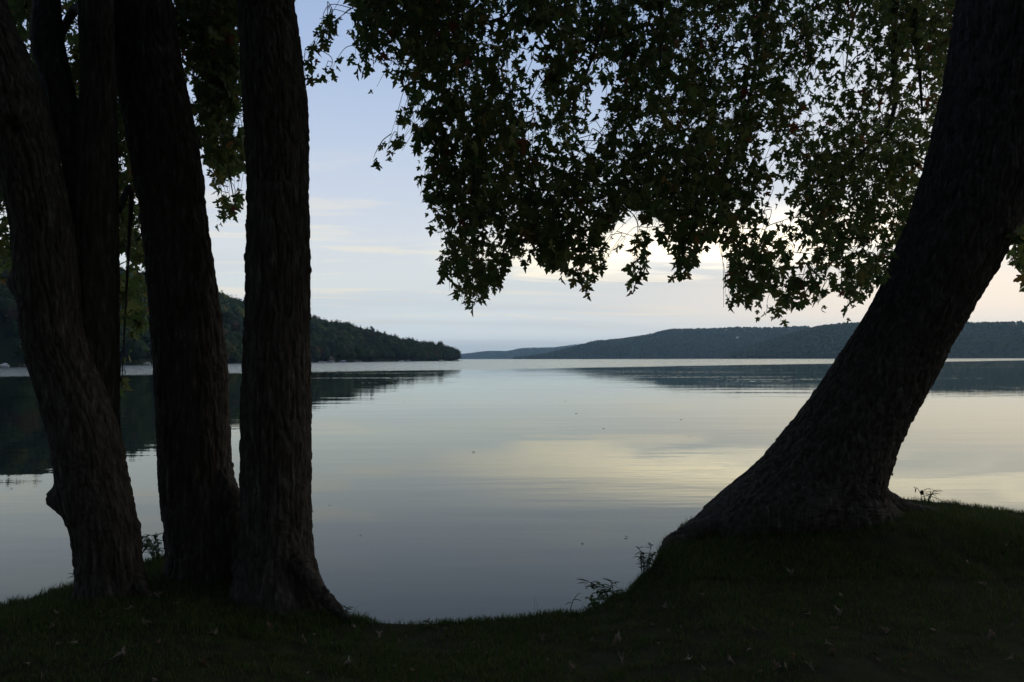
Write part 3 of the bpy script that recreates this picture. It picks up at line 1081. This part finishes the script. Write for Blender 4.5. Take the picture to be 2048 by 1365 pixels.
def leaf_frames(tipdir, r):
    """rotation matrices (n,3,3) whose columns are leaf x, y (base to tip), z"""
    n = len(tipdir)
    y = tipdir / np.linalg.norm(tipdir, axis=1)[:, None]
    q = r.normal(0, 1, (n, 3))
    x = np.cross(y, q)
    x /= np.linalg.norm(x, axis=1)[:, None]
    z = np.cross(x, y)
    return np.stack([x, y, z], -1)


def poly_in(poly, x, y):
    P = np.asarray(poly, float)
    inside = np.zeros(len(x), bool)
    j = len(P) - 1
    for i in range(len(P)):
        xi, yi, xj, yj = *P[i], *P[j]
        c = ((yi > y) != (yj > y)) & (x < (xj - xi) * (y - yi) / (yj - yi + 1e-9) + xi)
        inside ^= c
        j = i
    return inside


def grow(polys, ntwigs, dlo, dhi, seed, toward, density=1.0, size=.105, gap=0.42, dfun=None, sample=None, length=(.35, 1.0)):
    """hanging leafy twigs whose leaves fall inside the outline polys (pixel outlines at real depths dlo..dhi)"""
    r = np.random.default_rng(seed)
    sample = sample or polys
    allp = np.vstack([np.array(p) for p in sample])
    x0, y0 = allp.min(0)
    x1, y1 = allp.max(0)
    twigs, LP, LD, LS, OWN, UU = [], [], [], [], [], []
    tries = 0
    while len(twigs) < ntwigs and tries < ntwigs * 60:
        tries += 1
        tx, ty = r.uniform(x0, x1), r.uniform(y0, y1)
        if not any(poly_in(p, np.array([tx]), np.array([ty]))[0] for p in sample):
            continue
        t = r.random()
        d = dlo + (dhi - dlo) * t if dfun is None else dfun(tx, ty, t)
        if (.5 * vnoise(np.array([tx / 45, ty / 60, seed * 1.7 + d * .12])) + .5 * vnoise(np.array([tx / 120, ty / 130, seed * 2.7]))) < gap * r.uniform(.5, 1.15):
            continue
        tip = at(tx, ty, d)
        Ln = r.uniform(*length)
        side = np.array([r.normal(0, .22) + toward[0] * .25, r.normal(0, .22) + toward[1] * .25, 1.0])
        side /= np.linalg.norm(side)
        bend = np.array([r.normal(0, .3) + toward[0] * .5, r.normal(0, .3) + toward[1] * .5, -.1])
        n = 9
        s = np.linspace(0, 1, n)[:, None]
        P = tip + side * Ln * s + bend * Ln * .6 * s ** 2
        twigs.append(P)
        m_ = max(6, int(Ln / .052 * density))
        u = np.sort(r.random(m_)) ** 1.15
        idx = u * (n - 1.001)
        i = idx.astype(int)
        f = (idx - i)[:, None]
        pp = P[i] * (1 - f) + P[i + 1] * f
        a = r.uniform(0, 6.28, m_)
        outd = np.stack([np.cos(a), np.sin(a), r.normal(-.15, .3, m_)], -1)
        stalk = r.uniform(.03, .10, m_)[:, None]
        base = pp + outd * stalk + np.array([0, 0, -.02])
        td = outd * r.uniform(.15, .9, m_)[:, None] + np.array([0, 0, -1.0]) * r.uniform(.3, 1.3, m_)[:, None]
        OWN.append(np.full(m_, len(twigs) - 1))
        UU.append(u)
        LP.append(base)
        LD.append(td)
        LS.append(size * (.45 + 1.0 * r.random(m_) ** 1.2))
    LP, LD, LS = np.vstack(LP), np.vstack(LD), np.concatenate(LS)
    tn = LD / np.linalg.norm(LD, axis=1)[:, None]
    c = LP + tn * LS[:, None] * .5
    px, py, d = proj(c)
    tipx, tipy, _ = proj(LP + tn * LS[:, None])
    wob = (vnoise(np.stack([px / 20, py / 20, 0 * px + seed], -1)) - .5) * (12 if sample is not polys else 44)
    ins = np.zeros(len(px), bool)
    for p in polys:
        ins |= poly_in(p, px + wob, py - wob) & (poly_in(p, tipx + wob, tipy - wob - 4) | (sample is not polys))
    # keep only wood that carries leaves, cut back to its lowest leaf
    own, U = np.concatenate(OWN), np.concatenate(UU)
    kept = []
    cnt = np.zeros(len(twigs), int)
    np.add.at(cnt, own[ins], 1)
    for k, t in enumerate(twigs):
        if cnt[k] < 3:
            ins &= own != k
            continue
        lo = int(max(0, np.floor(U[(own == k) & ins].min() * 8)))
        hi = int(min(8, np.ceil(U[(own == k) & ins].max() * 8)))
        lo = max(0, min(lo, hi - 2))
        kept.append(t[lo:max(hi, lo + 2) + 1])
    return kept, LP[ins], LD[ins], LS[ins]


def build_crown(tree, base, twigs, LP, LD, LS, limbs, seed, extra=None, nparts=300, single=None):
    """limbs: list of polylines (n,4: xyz + radius), each an own branch; twigs hang on the nearest wood"""
    r = np.random.default_rng(seed)
    nodes = []
    for Lm in limbs:
        P = curve(Lm, max(24, len(Lm) * 8))
        B = Buf()
        B.tube(P[:, :3] - base, np.maximum(P[:, 3], .003), 8)
        obj('branch', B.mesh('branch', True), M['bark'], tree)
        nodes.append(P[4:, :3])
    nodes = np.vstack(nodes)
    B = Buf()
    tops = np.array([t[-1] for t in twigs])
    order = np.argsort(np.min(np.linalg.norm(tops[:, None] - nodes[None, ::3], axis=2), axis=1))
    for k in order:
        t = twigs[k]
        dn = np.linalg.norm(nodes - t[-1], axis=1) + .6 * np.clip(t[-1][2] - nodes[:, 2], 0, 9)
        j = int(np.argmin(dn))
        q = nodes[j]
        D = np.linalg.norm(q - t[-1])
        tang = t[-1] - t[0]
        mid = t[-1] + tang / (np.linalg.norm(tang) + 1e-9) * D * .35
        mid = .55 * mid + .45 * (t[-1] + q) / 2
        full = curve([t[0], t[len(t) // 2], t[-1], mid, q], 18)
        link = full[9:]
        rad = np.linspace(.0014, .0042 + .003 * min(D, 2), len(full))
        B.tube(full - base, rad, 3)
        nodes = np.vstack([nodes, t[1:], link[:-1]])
    obj('twigs', B.mesh('twigs'), M['twig'], tree, kind='stuff')
    # leaves: those that show largest are parts of their own
    px, py, d = proj(LP)
    inside = (px > 0) & (px < 2048) & (py > 0) & (py < 1365)
    rank = np.where(inside, LS / d, 0)
    big = np.argsort(-rank)[:nparts]
    sel = np.zeros(len(LP), bool)
    sel[big] = True
    Rm = leaf_frames(LD, r)
    var = r.integers(0, 4, len(LP))
    tint = r.random(len(LP))
    B = Buf()
    for v in range(4):
        V, F3 = LEAVES[v]
        idx = np.where(~sel & (var == v))[0]
        if not len(idx):
            continue
        W = np.einsum('nij,kj->nki', Rm[idx] * LS[idx][:, None, None], V) + (LP[idx] - base)[:, None]
        B.add(W.reshape(-1, 3), (np.arange(len(idx))[:, None, None] * len(V) + F3[None]).reshape(-1, 3), np.repeat(tint[idx], len(V)))
    if extra is not None:  # unseen overhead leaves, added to block light from the sky
        EP, ES = extra
        V, F3 = LOWLEAF
        Re = leaf_frames(r.normal(0, 1, (len(EP), 3)) + [0, 0, -.6], r)
        W = np.einsum('nij,kj->nki', Re * ES[:, None, None], V) + (EP - base)[:, None]
        B.add(W.reshape(-1, 3), (np.arange(len(EP))[:, None, None] * len(V) + F3[None]).reshape(-1, 3), np.repeat(r.random(len(EP)), len(V)))
    crown = obj('crown', B.mesh('crown', False, True), M['leaf'], tree, kind='stuff')
    for i in np.where(sel)[0]:
        o = bpy.data.objects.new('leaf', LEAF_ME[var[i]])
        col.objects.link(o)
        o.parent = crown
        Mx = Matrix([list(row) for row in Rm[i] * LS[i]]).to_4x4()
        Mx.translation = Vector(LP[i] - base)
        o.matrix_local = Mx
    return crown


def limb(*rows):
    """rows (px, py, depth, radius)"""
    return [(*at(a, b, c), rr) for a, b, c, rr in rows]


def overhead(c, rad, n, seed, size=.22):
    """unseen upper crown above and behind the viewer, added to block sky light"""
    r = np.random.default_rng(seed)
    P = r.normal(0, 1, (n, 3))
    P /= np.linalg.norm(P, axis=1)[:, None]
    P = P * (r.random(n) ** .45)[:, None] * rad + c
    P = P[(P[:, 2] > np.where(P[:, 1] < -3, 2.4, 3.6))]  # hangs lower behind the viewer to cut the light from there
    px, py, d = proj(P)
    keep = ~((d > 0) & (px > -60) & (px < 2110) & (py > -150))
    keep &= np.linalg.norm(P - [0, 0, CAMZ], axis=1) > 3.4
    keep &= P[:, 1] < 3.0 + r.normal(0, .5, len(P))  # left open on the lake side so light reaches the visible leaves
    g = fbm(P * .6 + seed, 2) > .40
    P = P[keep & g]
    return P, r.uniform(.6, 1.2, len(P)) * size


# outlines of the foliage
CAN_R = [
    [(712, -120), (705, 40), (700, 165), (722, 168), (745, 140), (770, 145), (792, 170), (800, 230), (826, 300), (838, 340), (830, 420), (858, 440), (872, 470), (868, 560), (905, 560), (925, 585), (990, 598), (1005, 560),
     (1045, 515), (1062, 500), (1090, 540), (1150, 560), (1190, 570), (1215, 520), (1228, 470), (1245, 430), (1262, 415), (1290, 455), (1320, 440), (1345, 520), (1375, 560), (1395, 520), (1420, 480), (1445, 475), (1470, 520),
     (1455, 560), (1500, 590), (1530, 560), (1560, 620), (1640, 600), (1660, 540), (1680, 600), (1710, 615), (1735, 590), (1800, 560), (1860, 440), (1920, 240), (1960, 0), (1970, -120)],
    [(905, 560), (1000, 560), (990, 600), (950, 606), (946, 640), (920, 640), (912, 600)],
    [(1262, 470), (1300, 470), (1298, 540), (1270, 600), (1242, 604), (1250, 580), (1268, 545)],
    [(1140, 540), (1180, 540), (1178, 598), (1150, 580)], [(1348, 500), (1385, 500), (1380, 582), (1350, 560)],
    [(1438, 560), (1520, 530), (1525, 620), (1445, 628)], [(1508, 622), (1550, 618), (1575, 640), (1520, 658)],
    [(742, 285), (800, 270), (808, 310), (765, 345), (742, 320)], [(735, 180), (768, 178), (772, 205), (745, 210)],
    [(620, 55), (655, 42), (672, 60), (668, 90), (645, 105), (622, 85)], [(630, 130), (680, 120), (682, 165), (640, 170)],
    [(598, 105), (632, 108), (628, 172), (600, 168)]]
CAN_SIDE = [[(2010, 470), (2060, 420), (2100, 440), (2100, 640), (2045, 590), (2030, 520)], [(1940, 560), (1992, 560), (1990, 610), (1955, 606)]]


def depth_r(x, y, t):
    far = np.clip((x - 1000) / 700, 0, 1) * np.clip((560 - y) / 250, 0, 1)
    lo, hi = 5.5 + 2.0 * far, 8.2 + 3.6 * far
    if x > 1640:
        lo = max(lo, 7.5)
    return lo + (max(hi, lo + .8) - lo) * t


def gather(*sets):
    return (sum((list(q[0]) for q in sets), []), np.vstack([q[1] for q in sets]), np.vstack([q[2] for q in sets]), np.concatenate([q[3] for q in sets]))


# thin sprigs drooping below the lower fringe
SPRIGS = []
rs = np.random.default_rng(77)
for x in np.linspace(885, 1745, 24):
    x = x + rs.uniform(-12, 12)
    yy = np.arange(200, 680, 4.0)
    inside = poly_in(CAN_R[0], np.full(len(yy), x), yy)
    if not inside.any():
        continue
    y = yy[inside].max()
    w, L, sl = rs.uniform(9, 16), rs.uniform(14, 58), rs.uniform(-18, 10)
    SPRIGS.append([(x - w, y - 50), (x + w, y - 50), (x + w * .9 + sl, y + L * .6), (x + sl, y + L), (x - w * .8 + sl, y + L * .7)])


sets = [grow(CAN_R, 2050, 5.4, 8, 21, (.5, .1), 1.0, .079, .58, depth_r)]
for k, pg in enumerate(CAN_R[1:] + SPRIGS):      # sprays that hang below or stand out from the mass
    area = np.ptp(np.array(pg)[:, 0]) * np.ptp(np.array(pg)[:, 1])
    sets.append(grow([pg, CAN_R[0]], 2 + int(area / 1300), 5.6, 7.2, 60 + k, (.5, .1), 1.25, .080, 0, None, [pg], (.15, .4)))
tw, LP, LD, LS = gather(*sets)
tw2, LP2, LD2, LS2 = grow(CAN_SIDE, 30, 6.5, 9, 22, (-.5, 0), 1.0, .105, .2)
tw += tw2
LP, LD, LS = np.vstack([LP, LP2]), np.vstack([LD, LD2]), np.concatenate([LS, LS2])
print('right leaves', len(LP))
topR = CRr[0]
limbsR = [
    limb((2080, -560, 7.0, .16), (1900, -620, 7.4, .12), (1650, -560, 8.0, .085), (1350, -420, 8.2, .055), (1080, -260, 7.6, .03), (900, -120, 7.0, .015), (800, -60, 6.6, .008)),
    limb((2050, -430, 7.0, .13), (1930, -330, 7.6, .08), (1840, -180, 8.4, .055), (1795, -40, 8.8, .042), (1788, 110, 8.9, .034), (1790, 205, 8.9, .028), (1770, 258, 8.8, .022), (1700, 330, 8.6, .013), (1668, 395, 8.4, .007)),
    limb((2040, -400, 7.0, .12), (1880, -420, 7.2, .08), (1700, -330, 7.8, .055), (1580, -160, 8.2, .04), (1530, 0, 8.4, .030), (1512, 120, 8.3, .020), (1495, 210, 8.2, .012), (1470, 300, 8.0, .006)),
    limb((1350, -420, 8.2, .05), (1300, -250, 7.6, .035), (1240, -60, 7.0, .022), (1190, 100, 6.7, .014), (1140, 230, 6.5, .007)),
    limb((1080, -260, 7.6, .028), (1060, -120, 7.0, .02), (1020, 20, 6.6, .012), (960, 45, 6.3, .008), (900, 52, 6.1, .006), (830, 36, 6.0, .004)),
    limb((1650, -560, 8.0, .07), (1500, -480, 7.4, .05), (1380, -250, 7.0, .03), (1330, -30, 6.8, .018), (1320, 130, 6.7, .009)),
    limb((2000, -300, 7.0, .12), (1890, -130, 7.6, .06), (1830, 30, 8.2, .034), (1838, 130, 8.4, .022), (1845, 230, 8.5, .010)),
    limb((1795, -40, 8.8, .03), (1740, -20, 9.4, .025), (1706, 40, 9.8, .016), (1690, 150, 9.8, .008))]
ext = overhead(np.array([3.5, 2.5, 9.0]), np.array([8.5, 8.5, 5.0]), 26000, 31)
build_crown(treeR, bR, tw, LP, LD, LS, limbsR, 41, ext)
# a sprout on the shaded side of the leaning trunk
B = Buf()
V, F3 = LEAVES[0]
for (px_, py_, a) in ((1783, 940, .3), (1786, 950, -.5)):
    ca, sa = math.cos(a), math.sin(a)
    Rx = np.array([[ca, -sa, 0], [0, 0, 1], [sa, ca, 0]])
    B.add((V * .045) @ Rx.T @ np.array([[0, 0, -1], [0, 1, 0], [1, 0, 0]]).T + at(px_, py_, 6.8) - bR, F3)
obj('sprout', B.mesh('sprout'), M['leaf'], treeR)

CAN_A = [[(-120, -120), (235, -120), (330, -40), (330, 440), (300, 560), (250, 560), (210, 500), (130, 470), (40, 520), (-10, 540), (-40, 560), (-120, 520)],
         [(-60, 480), (30, 440), (34, 520), (10, 575), (-60, 600)], [(232, 560), (300, 560), (298, 660), (262, 690), (236, 640)],
         [(234, 700), (262, 690), (268, 730), (238, 745)], [(234, 765), (252, 760), (254, 800), (236, 800)]]
CAN_T = [[(330, -120), (640, -120), (610, -20), (585, 20), (560, 60), (490, 100), (470, 210), (430, 215), (400, 160), (330, 160)],
         [(385, 130), (500, 130), (498, 250), (470, 230), (430, 300), (410, 330), (385, 260)], [(400, 220), (470, 240), (485, 330), (455, 390), (420, 380), (400, 300)],
         [(460, 270), (500, 250), (500, 380), (480, 350)], [(415, 385), (490, 395), (488, 440), (440, 465), (415, 430)]]
tw, LP, LD, LS = grow(CAN_A, 450, 6.2, 9.5, 23, (.0, -.3), 1.05, .095, .30)
tw2, LP2, LD2, LS2 = gather(*[grow([pg] + CAN_A[:1], 5, 6.0, 6.6, 70 + k, (-.4, 0), 1.0, .11, 0, None, [pg], (.12, .35)) for k, pg in enumerate(CAN_A[1:])])
tw += tw2
LP, LD, LS = np.vstack([LP, LP2]), np.vstack([LD, LD2]), np.concatenate([LS, LS2])
print('left leaves', len(LP))
limbsA = [limb((200, -300, 5.9, .08), (260, -260, 6.6, .06), (290, -60, 7.2, .04), (285, 120, 7.6, .025), (270, 300, 7.6, .012), (262, 470, 7.4, .006)),
          limb((150, -200, 5.9, .08), (100, -180, 6.8, .06), (40, -40, 7.4, .04), (10, 200, 7.6, .02), (0, 420, 7.6, .008)),
          limb((185, 60, 5.75, .05), (150, 20, 6.6, .04), (110, 120, 7.4, .028), (95, 300, 7.8, .012)),
          limb((236, 420, 5.8, .03), (262, 380, 6.2, .022), (256, 520, 6.3, .014), (250, 640, 6.3, .008), (244, 760, 6.3, .004))]
ext = overhead(np.array([-5.0, 2.0, 8.5]), np.array([7.0, 8.0, 4.8]), 20000, 32)
build_crown(treeA, bA, tw, LP, LD, LS, limbsA, 42, ext)
tw, LP, LD, LS = grow(CAN_T, 330, 6.2, 8.6, 24, (-.1, -.2), 1.05, .092, .30)
print('twin leaves', len(LP))
limbsT = [limb((300, -120, 6.0, .05), (330, -20, 6.2, .03), (352, 28, 6.4, .02), (390, 60, 6.7, .014), (440, 110, 6.9, .008)),
          limb((480, -300, 5.75, .07), (440, -220, 6.4, .05), (420, -20, 6.8, .03), (432, 170, 6.9, .016), (450, 300, 6.9, .009), (468, 400, 6.9, .004)),
          limb((520, -200, 5.7, .06), (560, -180, 6.4, .04), (575, -60, 6.8, .02), (560, 40, 7.0, .01))]
ext = overhead(np.array([-1.5, 2.0, 9.5]), np.array([6.5, 8.5, 4.5]), 20000, 33)
build_crown(treeT, bT, tw, LP, LD, LS, limbsT, 43, ext)

# ------------------------------------------------------------------ weeds on the bank
def lance(n=5, w=.16):
    V, F3 = [(0, 0, 0)], []
    for k in range(1, n):
        t = k / n
        ww = w * math.sin(math.pi * t ** .8)
        V += [(-ww, t, -.25 * t * t + .05), (0, t, -.25 * t * t), (ww, t, -.25 * t * t + .05)]
    V.append((0, 1, -.27))
    for k in range(n - 2):
        a = 1 + 3 * k
        F3 += [(a, a + 1, a + 4), (a, a + 4, a + 3), (a + 1, a + 2, a + 5), (a + 1, a + 5, a + 4)]
    F3 += [(0, 2, 1), (0, 3, 2)]
    e = len(V) - 1
    a = 1 + 3 * (n - 2)
    F3 += [(a, a + 1, e), (a + 1, a + 2, e)]
    return mesh_np('weed_leaf', np.array(V), np.array(F3))


LANCE = lance()
LANCE.materials.append(M['weed'])
BROAD = lance(5, .34)
BROAD.materials.append(M['weed'])
NARROW = lance(5, .06)
NARROW.materials.append(M['weed'])


def weed(px, py, d, label, nst, h, spread, leafme, lsize, nleaf, name='bank_weed', arch=.2, seed=0, lean=(0, 0), head=False, droop=0.0):
    r = np.random.default_rng(seed)
    g = at(px, py, d)
    base = np.array([g[0], g[1], min(g[2], float(ground_z(g[0], g[1])))])
    t = thing(name, base, label, 'weed')
    for s in range(nst):
        a = r.uniform(0, 6.28)
        hh = h * r.uniform(.65, 1.05)
        sp = spread * r.uniform(.3, 1)
        s0 = np.array([math.cos(a), math.sin(a), 0]) * .02
        top = np.array([math.cos(a) * sp + lean[0] * hh, math.sin(a) * sp + lean[1] * hh, hh])
        P = curve([s0 - [0, 0, .03], s0 * .5 + top * [.35, .35, .55], top * [.8, .8, .9], top - [0, 0, arch * hh * .3]], 9)
        B = Buf()
        B.tube(P, np.linspace(.0035, .0012, 9), 4)
        obj('stem', B.mesh('stem'), M['weed'], t)
        for k in range(nleaf):
            u = r.uniform(.25, 1) * 7.99
            i = int(u)
            p = P[i] * (1 - u + i) + P[i + 1] * (u - i)
            b = r.uniform(0, 6.28)
            td = Vector((math.cos(b), math.sin(b), r.uniform(-.2, .8) - droop))
            q = td.to_track_quat('Y', 'Z')
            o = obj('leaf', leafme, None, t, p)
            o.rotation_mode = 'QUATERNION'
            o.rotation_quaternion = q
            sc = lsize * r.uniform(.6, 1.2)
            o.scale = (sc, sc, sc)
        if head and s == 0:
            V, F3 = ICO1
            obj('seed_head', mesh_np('seed_head', V * [.018, .018, .026] + P[-1], F3), M['twig'], t)
    return t


weed(1290, 1158, 6.15, 'bushy upright weed with small leaves left of the leaning maple roots', 11, .25, .13, LANCE, .05, 11, seed=1)
weed(1225, 1196, 5.85, 'arching weed with long narrow leaves on the bank lip', 8, .21, .15, LANCE, .085, 9, seed=2, arch=.8, lean=(-.5, 0), droop=.3)
weed(1190, 1212, 5.65, 'low broad-leaved weed at the water edge near centre right', 5, .11, .07, BROAD, .06, 4, seed=3)
weed(1132, 1222, 5.5, 'thin bare reed stalk leaning right at the bank edge', 1, .17, .0, NARROW, .07, 2, seed=4, lean=(.75, 0))
weed(688, 1222, 5.36, 'small green sprout beside the root of the twin maple', 3, .07, .04, LANCE, .05, 4, seed=5)
weed(318, 1122, 6.5, 'leafy clump of weeds between the two left maples', 16, .22, .20, LANCE, .07, 9, seed=6, lean=(-.2, 0), droop=.3)
weed(1852, 1012, 7.45, 'grassy weed tuft with a dark seed head behind the leaning maple', 7, .17, .13, NARROW, .09, 4, seed=7, arch=.6, head=True)
weed(1895, 1014, 7.45, 'short reddish sprout on the crest right of the leaning maple', 2, .06, .03, BROAD, .04, 3, seed=8)
weed(160, 1172, 5.9, 'sparse grassy weed behind the base of the forked maple', 5, .12, .06, NARROW, .08, 3, seed=9)

# ------------------------------------------------------------------ fallen and floating leaves
DRY = []
for k, (V, F3) in enumerate(LEAVES):
    me = mesh_np('dry_leaf', V * [.8, 1, 2.6], F3)
    me.materials.append(M['dry'])
    DRY.append(me)
SODDEN = []
for k, (V, F3) in enumerate(LEAVES[:2]):
    me = mesh_np('sodden_leaf', V, F3)
    me.materials.append(M['twig'])
    SODDEN.append(me)
FALL = [(330, 1110 + 120, 'pale'), (115, 1232, 'p'), (182, 1228, 'p'), (205, 1240, 'p'), (260, 1222, 'p'), (318, 1198, 'p'), (345, 1210, 'p'), (290, 1252, 'p'), (120, 1290, 'p'), (155, 1285, 'p'), (545, 1262, 'p'), (555, 1258, 'p'),
        (600, 1282, 'p'), (490, 1258, 'p'), (247, 1318, 'r'), (435, 1272, 'p'), (540, 1178, 'p'), (755, 1270, 'p'), (950, 1284, 'p'), (830, 1345, 'p'), (1085, 1282, 'p'), (1335, 1262, 'p'), (1400, 1195, 'p'), (1325, 1215, 'p'), (1318, 1205, 'p'), (1345, 1220, 'p'),
        (1500, 1160, 'p'), (1582, 1148, 'p'), (1570, 1040, 'p'), (1503, 998, 'p'), (1692, 1235, 'p'), (1683, 1228, 'p'), (1620, 1232, 'p'), (1680, 1190, 'p'), (1790, 1138, 'p'), (1935, 1124, 'p'), (1970, 1170, 'p'), (2015, 1098, 'p'), (1755, 1308, 'p'),
        (1660, 1305, 'p'), (1780, 1265, 'p'), (1245, 1325, 'p'), (1410, 1350, 'p'), (1560, 1340, 'p'), (1860, 1262, 'y'), (1990, 1280, 'p'), (1240, 1060 + 230, 'p'), (1500, 1300, 'p'), (1150, 1340, 'p'), (700, 1330, 'p'), (60, 1330, 'p'), (400, 1330, 'p')]


def ray_ground(px, py):
    lo = None
    for d in np.linspace(3.2, 8, 160):
        p = at(px, py, d)
        if p[2] <= ground_z(p[0], p[1]) + .012:
            return p
    return None


def where(px):
    if px < 330:
        return 'below the forked maple', 'fallen leaves below the forked maple'
    if px < 720:
        return 'below the twin-stemmed maple', 'fallen leaves below the twin maple'
    if px < 1280:
        return 'on the open middle of the bank', 'fallen leaves in the middle of the bank'
    return 'under the leaning maple', 'fallen leaves under the leaning maple'


for k in range(44):
    FALL.append((random.uniform(0, 2048), random.uniform(1240, 1365), 's'))
for px_, py_, c in FALL:
    p = ray_ground(px_, py_)
    if p is None:
        continue
    o = bpy.data.objects.new('fallen_leaf', random.choice(DRY))
    col.objects.link(o)
    z = float(ground_z(p[0], p[1]))
    o.location = (p[0], p[1], z + random.uniform(.012, .026))
    o.rotation_euler = (random.uniform(-1.0, 1.0), random.uniform(-1.0, 1.0), random.uniform(0, 6.28))
    s = random.uniform(.032, .056) * (.6 if c == 's' else 1)
    o.scale = (s, s, s)
    w_, gname = where(px_)
    o['label'] = ('small dry curled maple leaf lying on the grass ' if c == 's' else 'pale dry maple leaf lying on the grass ') + w_
    o['category'] = 'leaf'
    o['group'] = gname + (' small' if c == 's' else '')
FLOAT = [(1132, 803), (1150, 828), (1205, 858), (1362, 840), (1380, 874), (1375, 783), (810, 806), (945, 905), (660, 1010), (720, 1072), (1165, 1088), (1250, 1075), (25, 978), (290, 842), (1010, 760), (1060, 790), (1480, 745)]
for px_, py_ in FLOAT:
    d = CAMZ / max(-(at(px_, py_, 1.0)[2] - CAMZ), 1e-3)
    p = at(px_, py_, d)
    o = bpy.data.objects.new('floating_leaf', random.choice(SODDEN))
    col.objects.link(o)
    o.location = (p[0], p[1], .012)
    o.rotation_euler = (random.uniform(-.15, .15), random.uniform(-.15, .15), random.uniform(0, 6.28))
    s = random.uniform(.04, .065) * max(.7, min(2.2, d / 16))
    o.scale = (s, s, s * .6)
    o['label'] = 'tiny dark leaf floating on the calm lake'
    o['category'] = 'leaf'
    o['group'] = 'leaves floating on the lake'

# ------------------------------------------------------------------ air over the lake
B = Buf()
B.box((-9500, -400, -3), (9500, 11000, 165))
m = bpy.data.materials.new('haze')
m.use_nodes = True
nt = m.node_tree
nt.nodes.clear()
o_ = N(nt, 'ShaderNodeOutputMaterial')
pv = N(nt, 'ShaderNodeVolumePrincipled')
pv.inputs['Color'].default_value = (.52, .80, 1.0, 1)
pv.inputs['Density'].default_value = 8.0e-5
pv.inputs['Anisotropy'].default_value = 0.45
nt.links.new(pv.outputs[0], o_.inputs['Volume'])
obj('haze', B.mesh('haze'), m, kind='stuff', label='thin blue evening haze over the lake', category='haze')
